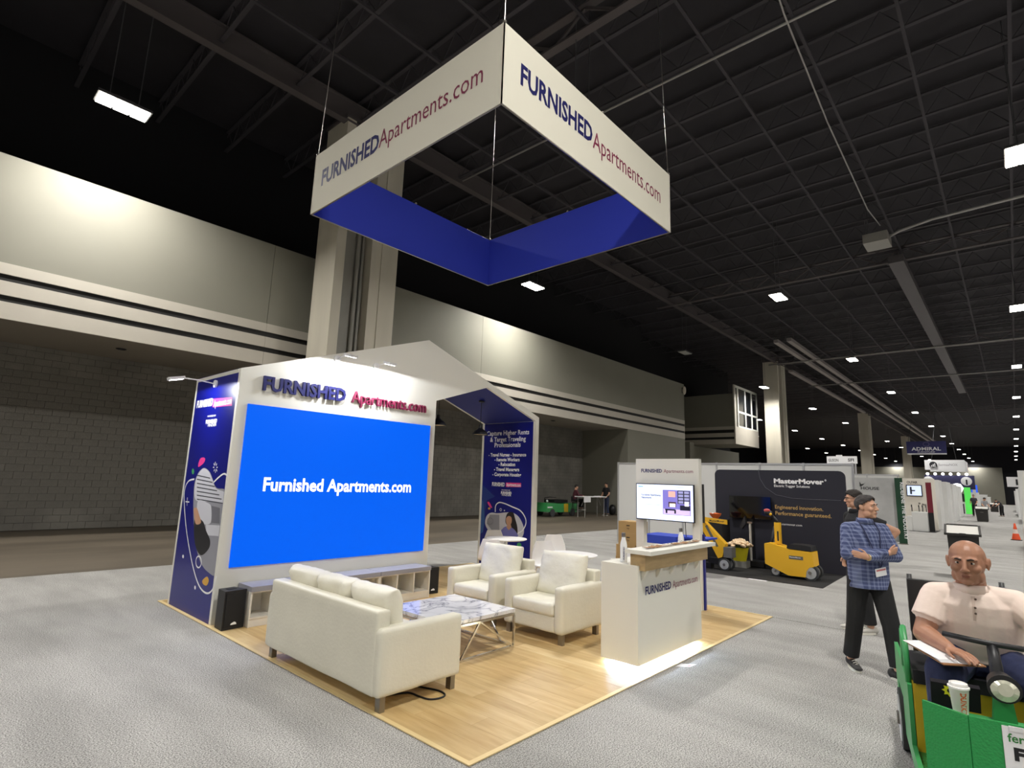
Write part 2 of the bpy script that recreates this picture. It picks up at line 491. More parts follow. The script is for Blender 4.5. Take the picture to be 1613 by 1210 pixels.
# columns
COLM = mat('column_paint', rgb(206, 200, 184), 0.65, noise_s=0.8, amt=0.12, stretch=(2, 2, 0.25))
COLG = mat('column_web', rgb(150, 148, 142), 0.65, noise_s=0.7, amt=0.15)
def column(x, y, label):
    t = thing('column', label, 'column', (x, y, 0))
    obj('pier', bx(-1.25, -.93, -.45, .8, 0, 13.3), COLM, t, bevel=.015)
    obj('web', bx(-.93, .07, 0.05, .6, 0, 13.3), COLG, t)
    obj('pier', bx(.05, .42, -.40, .8, 0, 13.3), COLM, t, bevel=.015)
    obj('pier', bx(.42, 1.05, -.45, .8, 0, 13.3), COLM, t, bevel=.015)
    for dx, r in ((-.24, .07), (-.06, .05)):
        obj('pipe', cyl(NB(), (dx, -.05, 0), (dx, -.05, 13.3), r), COLG, t, smooth=.8)
    obj('cap_plate', bx(-1.3, 1.1, -.5, .85, 13.3, 13.4), GIRD, t)
column(9.5, 15.5, 'tall pale column rising right behind the booth wall')
column(53.6, 15.5, 'pale ribbed column beside the lit window above the white booth walls')
column(95.5, 15.5, 'pale ribbed column behind the two standing men')
column(137.5, 15.5, 'farthest pale ribbed column beside the navy hanging sign')

# high-bay lamps: each carries its own light
LEDM = mat('led_lens', (1.0, 0.93, 0.78), 0.4, emit=28.0)
LEDF = mat('led_lens_far', (1.0, 0.97, 0.92), 0.4, emit=14.0)
HOUS = mat('lamp_housing', rgb(90, 90, 92), 0.5, 0.4)
me_h = bpy.data.meshes.new('housing'); bm = bx(-.56, .56, -.27, .27, .03, .1); box(bm, -.2, .2, -.12, .12, .1, .2)
bmesh.ops.recalc_face_normals(bm, faces=bm.faces); bm.to_mesh(me_h); bm.free(); me_h.materials.append(HOUS)
def mkm(mm):
    me = bpy.data.meshes.new('led_module'); bm = bx(-.16, .16, -.115, .115, 0, .03)
    bmesh.ops.recalc_face_normals(bm, faces=bm.faces); bm.to_mesh(me); bm.free(); me.materials.append(mm); return me
me_m, me_mf, me_off = mkm(LEDM), mkm(LEDF), mkm(mat('led_lens_off', rgb(190, 190, 185), .3))
me_r = bpy.data.meshes.new('hanger'); bm = NB()
for dx in (-.3, .3): cyl(bm, (dx, 0, .1), (dx, 0, 3.805), .012, n=6)
bm.to_mesh(me_r); bm.free(); me_r.materials.append(HOUS)
SPOT = bpy.data.lights.new('high_bay_light', 'AREA')
SPOT.shape = 'RECTANGLE'; SPOT.size = 1.0; SPOT.size_y = 0.45
SPOT.energy = LAMP_W; SPOT.spread = math.radians(150); SPOT.color = (1.0, 0.97, 0.92)
UNIQ = {(0, 0): 'bright high-bay lamp at far left, above the pale bulkhead wall', (0, 1): 'high-bay lamp under the far corner of the hanging square sign',
        (1, 1): 'high-bay lamp right of the hanging sign, above the window box', (2, 1): 'high-bay lamp cut by the upper right picture edge',
        (2, 2): 'second-highest lamp of the row at the right picture edge', (1, 2): 'high-bay lamp above the two long ducts',
        (2, 3): 'third-highest lamp of the row at the right picture edge'}
ORD = ['nearest', 'second', 'third', 'fourth', 'fifth', 'sixth', 'seventh', 'eighth', 'ninth', 'tenth', 'eleventh', 'twelfth']
RNAME = {0: (0, 'lamp row along the line of columns'), 1: (1, 'lamp row between the long ducts and the aisle'), 2: (1, 'lamp row stacked at the right picture edge'),
         -1: (4, 'first lamp row beyond the columns'), -2: (5, 'farthest lamp row beyond the columns')}
for j_, (k0, nm_) in RNAME.items():
    for k_ in range(k0, 12):
        if (j_, k_) not in UNIQ and 0 <= k_ - k0 < 12:
            UNIQ[(j_, k_)] = '%s high-bay lamp in the %s' % (ORD[k_ - k0], nm_)
rows = {j: 15.45 - 8.15 * j for j in range(-2, 7)}
for j in rows:
    for k in range(-2, 12):
        x = (2.5 if j % 2 == 0 else 10.35) + 15.75 * k
        y = rows[j]
        if x < -24 or y < -44: continue
        if j < 0 and x < 70: continue
        if (x > 125 and j > 2): continue
        t = thing('high_bay_lamp', UNIQ.get((j, k), 'rectangular LED high-bay lamp hanging from the dark ceiling'), 'lamp', (x, y, 10.5),
                  group='high-bay ceiling lamps')
        for nm, me in (('housing', me_h), ('hanger', me_r)):
            o = bpy.data.objects.new(nm, me); COL.objects.link(o); o.parent = t
        off = (j, k) == (0, 2)
        if off: t['label'] = 'unlit high-bay lamp hanging near the corner of the striped bulkhead'
        for dx in (-.36, 0, .36):
            for dy in (-.13, .13):
                o = bpy.data.objects.new('led_module', me_off if off else me_m if x < 45 else me_mf); COL.objects.link(o); o.parent = t; o.location = (dx, dy, 0)
        if off: continue
        lo = bpy.data.objects.new('lamp_light', SPOT); COL.objects.link(lo); lo.parent = t; lo.location = (0, 0, -.03)
# ================================================================ the booth: wood floor
WOODS = []
for i, (c1, c2) in enumerate((((212, 186, 136), (190, 156, 102)), ((206, 178, 126), (182, 148, 96)), ((220, 196, 148), (200, 168, 114)), ((200, 172, 120), (176, 142, 90)))):
    WOODS.append(mat('oak_vinyl_%s' % 'abcd'[i], rgb(*c1), 0.38, noise_s=2.2, col2=rgb(*c2), detail=6, stretch=(7, 0.9, 1)))
wf_ = struct('floor_wood', bx(2.77, 8.76, 2.765, 8.96, 0.0005, 0.006), WOODS[1])
wd, ln = 0.19, 1.24
x = 2.79; i = 0
while x < 8.72:
    x1 = min(x + wd, 8.745)
    y = 2.785 - (i * 0.43) % ln
    while y < 8.94:
        a, c = max(y, 2.785), min(y + ln, 8.94)
        if c - a > 0.02:
            obj('plank', bx(x + .0008, x1 - .0008, a + .0008, c - .0008, 0.005, 0.0105), WOODS[random.choice((0, 0, 1, 2, 3))], wf_)
        y += ln
    x = x1; i += 1
EDGE = mat('edge_trim', rgb(222, 198, 146), 0.4)
for a in ((2.75, 8.78, 2.75, 2.79), (2.75, 8.78, 8.935, 8.975), (2.75, 2.79, 2.79, 8.935), (8.745, 8.78, 2.79, 8.935)):
    obj('edge_strip', bx(*a, 0.004, 0.012), EDGE, wf_)
FZ = 0.0105

# ================================================================ house-shaped display wall
H = thing('display_house', 'white house-shaped booth wall with a big blue screen and a gabled opening', 'booth wall', (5.8, 7.95, FZ))
Y0, Y1 = 7.2, 8.73
fac = [(2.80, FZ), (6.045, FZ), (6.045, 3.104), (7.277, 3.516), (8.713, 3.034), (8.713, FZ), (8.82, FZ), (8.82, 3.11), (5.81, 4.119), (2.80, 3.107)]
# the front plate is built in two convex-friendly pieces that read as one board
obj('facade', prism_y(fac, Y0, Y0 + .06), WHITE, H, True)
obj('rear_facade', prism_y(fac, Y1 - .06, Y1), WHITE, H, True)
obj('side_panel', bx(2.80, 2.84, Y0 + .0605, Y1 - .0605, FZ, 3.11), NAVY, H, True)
obj('inner_side', bx(6.0, 6.045, Y0 + .0605, Y1 - .0605, FZ, 3.08), WHITE, H, True)
obj('end_wall', bx(8.74, 8.82, Y0 + .0605, Y1 - .0605, FZ, 3.05), WHITE, H, True)
obj('blue_end_panel', bx(8.713, 8.7395, Y0 + .0605, Y1 - .0605, FZ, 3.02), NAVY, H, True)
def slab(name, a, b_, th, m):
    a, b_ = Vector((a[0], 0, a[1])), Vector((b_[0], 0, b_[1]))
    d = (b_ - a).normalized(); n = Vector((-d.z, 0, d.x))
    q = [a, b_, b_ + n * th, a + n * th]
    obj(name, prism_y([(p.x, p.z) for p in q], Y0 + .0605, Y1 - .0605), m, H, True)
slab('roof_slope', (2.80, 3.107 - .05), (5.81, 4.119 - .05), .045, WHITE)
slab('roof_slope', (5.81, 4.119 - .05), (8.82, 3.11 - .05), .045, WHITE)
NAVYC = mat('navy_ceiling_print', rgb(20, 32, 122), 0.5)
slab('ceiling_panel', (6.045, 3.104), (7.277, 3.516), .02, NAVYC)
slab('ceiling_panel', (7.277, 3.516), (8.713, 3.034), .02, NAVYC)
# LED screen
SCR = mat('led_screen_blue', rgb(0, 98, 246), 0.5, emit=1.0, spec=0.1)
bs = SCR.node_tree.nodes['Principled BSDF']; bs.inputs['Base Color'].default_value = (0.0, 0.01, 0.05, 1)
sc = obj('led_screen', bx(2.93, 5.93, Y0 - .02, Y0 - .0005, 0.653, 2.664), SCR, H, True)
sc['label'] = 'large bright blue screen'
SCW = mat('screen_white', (1, 1, 1), 0.5, emit=0.95)
place_text('screen_text', 'Furnished Apartments.com', SCW, (3.235, Y0 - .02, 1.575), (1, 0, 0), (0, 0, 1), 2.37, .165, H, bold=.028, base_only=True)
# raised letters
a = place_text('letter', 'FURNISHED', NAVYL, (3.09, Y0, 2.868), (1, 0, 0), (0, 0, 1), 1.21, .178, H, bold=.03, depth=.02, split=True, base_only=True)
a = place_text('letter', 'Apartments.com', RED, (4.405, Y0, 2.868), (1, 0, 0), (0, 0, 1), 1.40, .178, H, bold=.0, depth=.02, split=True, base_only=True)

# ---- prints on the left side panel (plane x = 2.80, read from +Y to -Y)
def side_pt(a, b_, zx, zy, s, X):
    p = on(zx + a / s, zy + b_ / s, 0, X); return p
def decal(name, pts, m, X, Z, parent=H, dx=-.0015):
    q = [side_pt(a, b_, *Z, X) for a, b_ in pts]
    q = [Vector((X + dx, min(max(p.y, 7.263), 8.667), p.z)) for p in q]
    return poly_flat(name, q, m, parent)
def stroke(name, pts, r, m, X, Z, parent=H, closed=False):
    q = [side_pt(a, b_, *Z, X) for a, b_ in pts]
    # smooth the line
    q = [Vector((X - .002, p.y, p.z)) for p in q]
    out = []
    n = len(q)
    for i in range(n if closed else n - 1):
        p0, p1, p2, p3 = (q[(i + k) % n] if closed else q[min(max(i + k, 0), n - 1)] for k in (-1, 0, 1, 2))
        for t in (0, .2, .4, .6, .8):
            out.append(0.5 * ((2 * p1) + (-p0 + p2) * t + (2 * p0 - 5 * p1 + 4 * p2 - p3) * t * t + (-p0 + 3 * p1 - 3 * p2 + p3) * t ** 3))
    if not closed: out.append(q[-1])
    bm = NB(); prev = None
    cnt = len(out)
    for i, p in enumerate(out):
        d = (out[(i + 1) % cnt if closed else min(i + 1, cnt - 1)] - out[i - 1 if closed else max(i - 1, 0)])
        nn = Vector((0, -d.z, d.y)).normalized() * r
        cur = (bm.verts.new(p + nn), bm.verts.new(p - nn))
        if prev: bm.faces.new((prev[0], cur[0], cur[1], prev[1]))
        else: first = cur
        prev = cur
    if closed: bm.faces.new((prev[0], first[0], first[1], prev[1]))
    return obj(name, bm, m, parent, True)
def oval(cx, cy, rx, ry, n=20, rot=0):
    return [(cx + rx * math.cos(t) * math.cos(rot) - ry * math.sin(t) * math.sin(rot), cy + rx * math.cos(t) * math.sin(rot) + ry * math.sin(t) * math.cos(rot)) for t in [2 * math.pi * i / n for i in range(n)]]
def spline_poly(pts, n=6):
    out = []; N = len(pts)
    for i in range(N):
        p0, p1, p2, p3 = (Vector(pts[(i + k) % N]) for k in (-1, 0, 1, 2))
        for k in range(n):
            t = k / n
            out.append(tuple(0.5 * ((2 * p1) + (-p0 + p2) * t + (2 * p0 - 5 * p1 + 4 * p2 - p3) * t * t + (-p0 + 3 * p1 - 3 * p2 + p3) * t ** 3)))
    return out
ZL = (270, 580, 3.02)
XL = 2.80
GREYP = mat('photo_grey', rgb(150, 150, 158), .5); LGREY = mat('photo_light', rgb(205, 205, 212), .5); DGREY = mat('photo_dark', rgb(30, 30, 36), .5)
SKINP = mat('photo_skin', rgb(196, 150, 120), .5); GREENP = mat('green_print', rgb(60, 150, 90), .5); GOLDP = mat('gold_print', rgb(222, 170, 70), .5)
MIDG = mat('photo_mid', rgb(112, 112, 120), .5); STRP = mat('photo_blind', rgb(70, 72, 80), .5)
def line_text(body, m, l, r, X, Z, hgt, bold=.03, parent=H, dx=-.003):
    """l, r: measured left and right baseline points"""
    p, q = side_pt(*l, *Z, X), side_pt(*r, *Z, X)
    z = (p.z + q.z) / 2
    return place_text('print_text', body, m, (X + dx, p.y, z), (0, -1, 0), (0, 0, 1), p.y - q.y, hgt, parent, bold=bold, lift=0, base_only=True)
blob = spline_poly([(150, 476), (180, 490), (198, 530), (215, 570), (262, 590), (240, 740), (222, 970), (172, 968), (130, 900), (108, 760), (106, 600), (118, 520)])
decal('picture', blob, GREYP, XL, ZL)
decal('picture_blind', spline_poly([(150, 479), (178, 492), (196, 530), (213, 572), (258, 594), (252, 640), (185, 635), (115, 625), (118, 530)]), LGREY, XL, ZL, dx=-.002)
for k in range(7):
    yy = 505 + 19 * k
    decal('picture_slat', [(122, yy + 2), (min(185 + 11 * k, 250), yy + 16 + k), (min(185 + 11 * k, 250), yy + 21 + k), (122, yy + 7)], STRP, XL, ZL, dx=-.0025)
decal('picture_cushion', spline_poly([(128, 630), (170, 640), (190, 660), (188, 735), (150, 740), (125, 700)], 4), LGREY, XL, ZL, dx=-.003)
decal('picture_pillow', [(192, 655), (232, 665), (230, 740), (192, 735)], MIDG, XL, ZL, dx=-.003)
decal('picture_sofa', [(165, 745), (240, 750), (228, 800), (168, 795)], LGREY, XL, ZL, dx=-.003)
decal('picture_figure', spline_poly([(112, 715), (150, 728), (165, 770), (185, 820), (178, 860), (140, 890), (112, 830)]), DGREY, XL, ZL, dx=-.0032)
decal('picture_arm', spline_poly([(108, 670), (122, 665), (134, 700), (142, 735), (118, 742), (110, 700)], 4), SKINP, XL, ZL, dx=-.0036)
stroke('outline', [(110, 528), (80, 540), (62, 590), (64, 680), (75, 790), (100, 930), (130, 1030), (165, 1070), (195, 1055), (215, 990)], .011, PRINT_W, XL, ZL)
stroke('outline', [(202, 543), (225, 520), (250, 503), (268, 512)], .011, PRINT_W, XL, ZL)
stroke('ring', oval(130, 922, 13, 27, 14), .009, PRINT_W, XL, ZL, closed=True)
decal('dot', spline_poly([(128, 470), (138, 430), (160, 428), (155, 450)]), PINK, XL, ZL)
decal('dot', oval(103, 492, 6, 14), GREENP, XL, ZL)
decal('dot', spline_poly([(148, 1010), (170, 992), (178, 1012), (168, 1034), (152, 1028)]), GOLDP, XL, ZL)
decal('dot', oval(56, 896, 4, 9, 10), PRINT_W, XL, ZL); decal('dot', oval(113, 1044, 4, 10, 10), PRINT_W, XL, ZL)
for t in range(8):
    a_ = t * math.pi / 4
    c, s_ = math.cos(a_), math.sin(a_)
    stroke('spark', [(210 + 5 * c, 472 + 11 * s_), (210 + 11 * c, 472 + 27 * s_)], .006, PRINT_W, XL, ZL)
stroke('plus', [(68, 635), (86, 637)], .007, PRINT_W, XL, ZL); stroke('plus', [(77, 615), (75, 655)], .007, PRINT_W, XL, ZL)
decal('pink_box', [(198, 146), (290, 138), (288, 178), (196, 186)], PINK, XL, ZL)
line_text('FURNISHED', PRINT_W, (121, 186), (196, 180), XL, ZL, .095, .05)
line_text('Apartments.com', PRINT_W, (201, 181), (286, 172), XL, ZL, .085, .02)
line_text('POWERED BY', PRINT_W, (173, 233), (212, 230), XL, ZL, .022, .02)
line_text('FURNISHED', PRINT_W, (164, 264), (217, 260), XL, ZL, .05, .05)
line_text('FINDER', PRINT_W, (174, 279), (215, 275), XL, ZL, .036, .02)

# ---- prints on the blue end panel (plane x = 8.713)
ZR = (740, 640, 5.04); XR = 8.713
line_text('Capture Higher Rents', PRINT_W, (136, 232), (472, 224), XR, ZR, .095, .02)
line_text('& Target Traveling', PRINT_W, (162, 280), (445, 278), XR, ZR, .095, .02)
line_text('Professionals', PRINT_W, (197, 326), (404, 322), XR, ZR, .095, .02)
for tx, l, r, yb in (('- Travel Nurses - Insurance', 150, 448, 398), ('- Remote Workers', 197, 396, 436), ('- Relocation', 228, 361, 474), ('- Travel Managers', 193, 393, 514), ('- Corporate Housing', 180, 408, 555)):
    line_text(tx, PRINT_W, (l, yb), (r, yb + 1), XR, ZR, .07, .035)
decal('pink_box', [(287, 607), (408, 610), (408, 643), (287, 640)], PINK, XR, ZR)
line_text('FURNISHED', PRINT_W, (177, 633), (278, 636), XR, ZR, .075, .04)
line_text('Apartments.com', PRINT_W, (291, 635), (404, 638), XR, ZR, .065, .02)
line_text('POWERED BY', PRINT_W, (253, 670), (322, 671), XR, ZR, .02, .02)
line_text('FURNISHED', PRINT_W, (248, 697), (332, 699), XR, ZR, .05, .05)
line_text('FINDER', PRINT_W, (256, 712), (330, 714), XR, ZR, .03, .02)
SKYB = mat('photo_blue', rgb(24, 52, 130), .5); SKYB2 = mat('photo_blue_light', rgb(50, 90, 150), .5)
decal('picture_building', [(78, 622), (200, 718), (140, 745), (110, 900), (75, 900)], SKYB, XR, ZR, dx=-.001)
decal('picture_facade', [(74, 740), (108, 760), (120, 900), (105, 1000), (62, 1010)], SKYB2, XR, ZR, dx=-.0012)
decal('picture', spline_poly([(135, 870), (170, 845), (220, 850), (290, 843), (340, 845), (390, 880), (425, 950), (428, 1010), (400, 1045), (300, 1040), (200, 1035), (150, 990), (122, 930)]), LGREY, XR, ZR, dx=-.0015)
decal('picture_wall', [(160, 860), (235, 862), (235, 1000), (175, 985), (135, 930)], GREYP, XR, ZR, dx=-.002)
HAIRP = mat('photo_hair', rgb(28, 20, 22), .5); SCRUB = mat('photo_scrubs', rgb(120, 120, 190), .5)
decal('picture_hair', spline_poly([(290, 870), (310, 842), (345, 845), (360, 890), (378, 960), (375, 1020), (330, 1010), (300, 950), (284, 920)]), HAIRP, XR, ZR, dx=-.0025)
decal('picture_scrubs', spline_poly([(250, 985), (285, 955), (335, 965), (370, 1000), (375, 1038), (245, 1035), (240, 1010)]), SCRUB, XR, ZR, dx=-.003)
decal('picture_face', spline_poly([(290, 890), (310, 872), (332, 885), (332, 925), (312, 950), (292, 930)]), SKINP, XR, ZR, dx=-.0035)
decal('picture_neck', [(298, 935), (325, 935), (332, 962), (310, 985), (292, 962)], SKINP, XR, ZR, dx=-.0033)
stroke('picture_stethoscope', [(280, 960), (272, 990), (290, 1020), (315, 1025), (328, 985), (326, 962)], .006, SKYB, XR, ZR)
stroke('outline', [(203, 840), (206, 790), (232, 765), (275, 772), (340, 800), (400, 828), (438, 880), (446, 930), (420, 985), (380, 1010), (350, 1035)], .012, PRINT_W, XR, ZR)
stroke('spark', oval(162, 912, 22, 26, 12), .006, MIDG, XR, ZR, closed=True)
decal('dot', spline_poly([(140, 765), (155, 762), (178, 805), (160, 800)]), PINK, XR, ZR)
decal('dot', oval(155, 812, 10, 9, 10), GOLDP, XR, ZR); stroke('ring', oval(246, 822, 7, 10, 10), .005, PRINT_W, XR, ZR, closed=True)
decal('dot', oval(275, 828, 5, 6, 8), PRINT_W, XR, ZR); decal('dot', oval(392, 1103, 18, 20), GREENP, XR, ZR)

# ---- arm lights on the display house
WMET = mat('white_metal', rgb(225, 225, 225), .35)
AL_EM = mat('arm_light_lens', (1.0, 0.97, 0.95), .4, emit=18)
def arm_light(base, dirv, label, length, watts):
    """base on a wall, dirv = outward direction, head lights back down the wall"""
    base, d = Vector(base), Vector(dirv).normalized()
    t = thing('arm_light', label, 'light', base)
    s_ = d.cross(Vector((0, 0, 1)))
    obj('wall_plate', cyl(NB(), (0, 0, 0), d * .025, .052, n=20), WMET, t, smooth=.7)
    end = d * length + Vector((0, 0, .02))
    obj('arm', tube(NB(), [d * .02, d * length * .5 + Vector((0, 0, .018)), end], .008), WMET, t, smooth=True)
    bm = NB(); hd = (d * .97 - Vector((0, 0, .24))).normalized(); un = s_.cross(hd).normalized()
    obox(bm, end + hd * .075, hd * .09, s_ * .06, un * .018)
    obj('head', bm, WMET, t, bevel=.012)
    low = un if un.z < 0 else -un
    bm = NB(); obox(bm, end + hd * .075 + low * .019, hd * .07, s_ * .045, un * .003)
    obj('lens', bm, AL_EM, t)
    li = bpy.data.lights.new('arm_light_beam', 'SPOT'); li.energy = watts; li.spot_size = math.radians(176); li.spot_blend = 0.0
    li.shadow_soft_size = .05; li.color = (0.93, 0.95, 1.0)
    lo = bpy.data.objects.new('arm_light_beam', li); COL.objects.link(lo); lo.parent = t
    lo.location = end + hd * .075 + low * .03
    aim = (-d * .04 - Vector((0, 0, 1))).normalized()
    lo.rotation_euler = aim.to_track_quat('-Z', 'Y').to_euler()
    return t
arm_light((4.12, Y0 - .0005, 3.474), (0, -1, 0), 'left of the two small white arm lights above the raised letters', .30, 85)
arm_light((4.79, Y0 - .0005, 3.479), (0, -1, 0), 'right of the two small white arm lights above the raised letters', .30, 85)
arm_light((2.7995, 7.97, 2.97), (-1, 0, 0), 'white arm light reaching out from the blue side panel', .42, 75)

# ---- pendant lamps in the opening
def pendant(x, y, ztop, zb, label):
    t = thing('pendant_lamp', label, 'lamp', (x, y, zb))
    obj('ceiling_rose', lathe(NB(), [(0, ztop - zb), (.055, ztop - zb), (.055, ztop - zb - .025), (0, ztop - zb - .03)], n=16), BLACK, t, smooth=.7)
    obj('cord', cyl(NB(), (0, 0, .2), (0, 0, ztop - zb - .02), .005, n=6), BLACK, t)
    obj('shade', lathe(NB(), [(.0, .2), (.03, .2), (.035, .14), (.06, .11), (.12, .07), (.155, .02), (.16, 0), (.152, 0), (.115, .06), (.05, .1), (0, .11)], n=24), BLACK, t, smooth=.9)
    obj('rim_liner', lathe(NB(), [(.15, .004), (.113, .058), (.05, .095), (0, .1)], n=24), mat('shade_inner', rgb(205, 190, 165), .5), t, smooth=True)
pendant(7.72, 7.8, 3.36, 2.68, 'black dome pendant lamp hanging before the blue end panel')
pendant(6.62, 7.8, 3.28, 2.76, 'black dome pendant lamp half hidden behind the screen wall edge')

# ================================================================ storage benches and cushions
BENCHW = mat('bench_white', rgb(224, 220, 210), .5)
CUSHG = mat('grey_cushion', rgb(150, 150, 158), .75, bump_s=60, bump=.1)
bl = ['white cubby bench at the left end, beside the black speaker', 'white cubby bench in the middle, behind the sofa', 'white cubby bench at the right end of the screen wall']
cl = ['grey seat cushion on the left cubby bench', 'grey seat cushion on the middle cubby bench', 'grey seat cushion on the right cubby bench']
for i, (a, c) in enumerate(((3.07, 3.965), (3.97, 4.875), (4.88, 5.80))):
    t = thing('cubby_bench', bl[i], 'bench', ((a + c) / 2, 7.0, FZ)); y0, y1 = 6.82, 7.178
    th = .018
    obj('top_board', bx(a, c, y0, y1, .392, .41), BENCHW, t, True)
    obj('bottom_board', bx(a + th, c - th, y0, y1, .10, .118), BENCHW, t, True)
    obj('plinth', bx(a + th, c - th, y0 + .01, y0 + .028, FZ, .10), BENCHW, t, True)
    obj('back_board', bx(a + th, c - th, y1 - .01, y1, .118, .392), BENCHW, t, True)
    obj('side_board', bx(a, a + th, y0, y1, FZ, .392), BENCHW, t, True); obj('side_board', bx(c - th, c, y0, y1, FZ, .392), BENCHW, t, True)
    for k in (1, 2):
        q = a + (c - a) * k / 3
        obj('divider', bx(q - .009, q + .009, y0 + .002, y1 - .01, .118, .392), BENCHW, t, True)
    tag(obj('seat_cushion', bx(a - .005 + (.007 if i else 0), c - .002, y0 - .02, y1, .411, .468), CUSHG, bevel=.016, seg=3, smooth=.9), cl[i], 'cushion')
# speakers
def speaker(x, y, w_, d_, h_, rz, label):
    t = thing('loudspeaker', label, 'speaker', (x, y, FZ), rz)
    q = [(-w_ / 2, -d_ / 2), (w_ / 2, -d_ / 2), (w_ * .36, d_ / 2), (-w_ * .36, d_ / 2)]
    obj('cabinet', prism_z(q, 0.004, h_), BLACK, t, bevel=.022, seg=3, smooth=.9)
    GR = mat('speaker_grille', rgb(14, 14, 16), .7, bump_s=300, bump=.4)
    obj('grille', bx(-w_ / 2 + .02, w_ / 2 - .02, -d_ / 2 - .008, -d_ / 2 + .004, .03, h_ - .03), GR, t, bevel=.004)
    obj('handle_recess', bx(-.05, .05, -.03, .04, h_ - .004, h_ + .004), GR, t)
    obj('badge', prism(NB(), [(-.035, .055), (.035, .055), (.028, .075), (.01, .085), (-.012, .078), (-.03, .07)], lambda p: (p[0], -d_ / 2 - .009, p[1]), lambda p: (p[0], -d_ / 2 - .014, p[1])), PRINT_W, t)
speaker(2.905, 6.98, .26, .22, .43, .12, 'black loudspeaker on the floor at the left end of the benches')
speaker(6.0, 7.07, .22, .2, .40, -.1, 'black loudspeaker on the floor at the right end of the benches')

# ================================================================ sofa and armchairs
def pillow(bm, c, sx, sy, sz, n=14, e=.35, wrinkle=.012, seed=0, rot=None, pinch=.0):
    c = Vector(c)
    vs = {}
    def f(a, b_, s_):
        pa, pb = math.copysign(abs(a) ** .8, a), math.copysign(abs(b_) ** .8, b_)
        edge = max(abs(a), abs(b_))
        prof = (1 - edge ** 6) ** .5 * (1 - .22 * (a * a + b_ * b_) / 2)
        p = Vector((pa * sx, pb * sy, s_ * prof * sz))
        if pinch: p.x *= 1 - pinch * (1 - abs(s_ * prof))
        w_ = noise.noise(Vector((p.x * 9 + seed, p.y * 9, p.z * 9 + seed))) + .6 * noise.noise(Vector((p.x * 22 + seed, p.y * 5, seed)))
        p += Vector((0, 0, s_)) * w_ * wrinkle * prof
        if rot: p = rot @ p
        return c + p
    g = [[None] * (n + 1) for _ in range(n + 1)]; h = [[None] * (n + 1) for _ in range(n + 1)]
    for i in range(n + 1):
        for j in range(n + 1):
            a, b_ = -1 + 2 * i / n, -1 + 2 * j / n
            a, b_ = math.sin(a * math.pi / 2), math.sin(b_ * math.pi / 2)
            g[i][j] = bm.verts.new(f(a, b_, 1))
            h[i][j] = g[i][j] if i in (0, n) or j in (0, n) else bm.verts.new(f(a, b_, -1))
    for i in range(n):
        for j in range(n):
            bm.faces.new((g[i][j], g[i + 1][j], g[i + 1][j + 1], g[i][j + 1]))
            q = [h[i][j], h[i][j + 1], h[i + 1][j + 1], h[i + 1][j]]
            bm.faces.new(q)
    return bm

def soft_box(bm, x0, x1, y0, y1, z0, z1, r=.03, seed=0, amp=.004, sub=10):
    """box with rounded edges, subdivided and slightly slack"""
    b2 = bx(x0, x1, y0, y1, z0, z1)
    bmesh.ops.bevel(b2, geom=list(b2.edges), offset=r, segments=3, profile=.5, affect='EDGES')
    bmesh.ops.subdivide_edges(b2, edges=[e for e in b2.edges if e.calc_length() > .12], cuts=sub, use_grid_fill=True)
    for v in b2.verts:
        p = v.co
        d = noise.noise(Vector((p.x * 4 + seed, p.y * 4, p.z * 4))) + .5 * noise.noise(Vector((p.x * 11, p.y * 11 + seed, p.z * 11)))
        n_ = v.normal if v.normal.length else Vector((0, 0, 1))
        v.co = p + n_ * d * amp
    me = bpy.data.meshes.new('tmp'); b2.normal_update(); b2.to_mesh(me); b2.free(); bm.from_mesh(me); bpy.data.meshes.remove(me)
    return bm

def seating(label, cat, name, loc, rz, wdt, depth, ncush, seed, backtilt=.16, bch=.46, legs_m=STEEL):
    """back at local x = 0, front at x = depth, width along y from 0 to wdt"""
    t = thing(name, label, cat, loc, rz)
    arm = .13
    obj('base', soft_box(NB(), .03, depth - .02, arm - .01, wdt - arm + .01, .115, .29, .02, seed), LEATHER, t, smooth=.9)
    obj('arm', soft_box(NB(), 0.0, depth, 0, arm, .11, .62, .035, seed + 1), LEATHER, t, smooth=.9)
    obj('arm', soft_box(NB(), 0.0, depth, wdt - arm, wdt, .11, .62, .035, seed + 2), LEATHER, t, smooth=.9)
    # slightly raked back board
    b2 = soft_box(NB(), -.005, .13, arm * .3 if ncush == 1 else .06, wdt - (arm * .3 if ncush == 1 else .06), .115, .745, .022, seed + 3, .005)
    obj('backrest', b2, LEATHER, t, smooth=.9)
    cw = (wdt - 2 * arm) / ncush
    for k in range(ncush):
        yc = arm + cw * (k + .5)
        bm = NB()
        soft_box(bm, .20, depth - .005, arm + cw * k + .004, arm + cw * (k + 1) - .004, .285, .43, .035, seed + 5 + k, .008)
        obj('seat_cushion', bm, LEATHER2, t, smooth=.9)
        bm = NB()
        rot = Matrix.Rotation(math.radians(90 - 14), 3, 'Y')
        pillow(bm, (.245, yc, .64 if ncush > 1 else .66), .245 if ncush > 1 else .265, cw * .53, .105, 16, seed=seed + 10 + k * 3, rot=rot, wrinkle=.034)
        obj('back_cushion', bm, LEATHER2, t, smooth=True)
    for lx in (.05, depth - .09):
        for ly in (.03, wdt - .09):
            obj('leg', bx(lx, lx + .05, ly, ly + .06, 0, .118), legs_m, t, bevel=.004)
    return t
seating('white leather sofa seen from behind, with three puffy back cushions', 'sofa', 'sofa', (2.74, 3.76, FZ), 0, 1.93, .87, 3, 3)
seating('white leather armchair nearest the reception counter', 'armchair', 'armchair', (6.08, 4.78, FZ), math.pi, .90, .83, 1, 31)
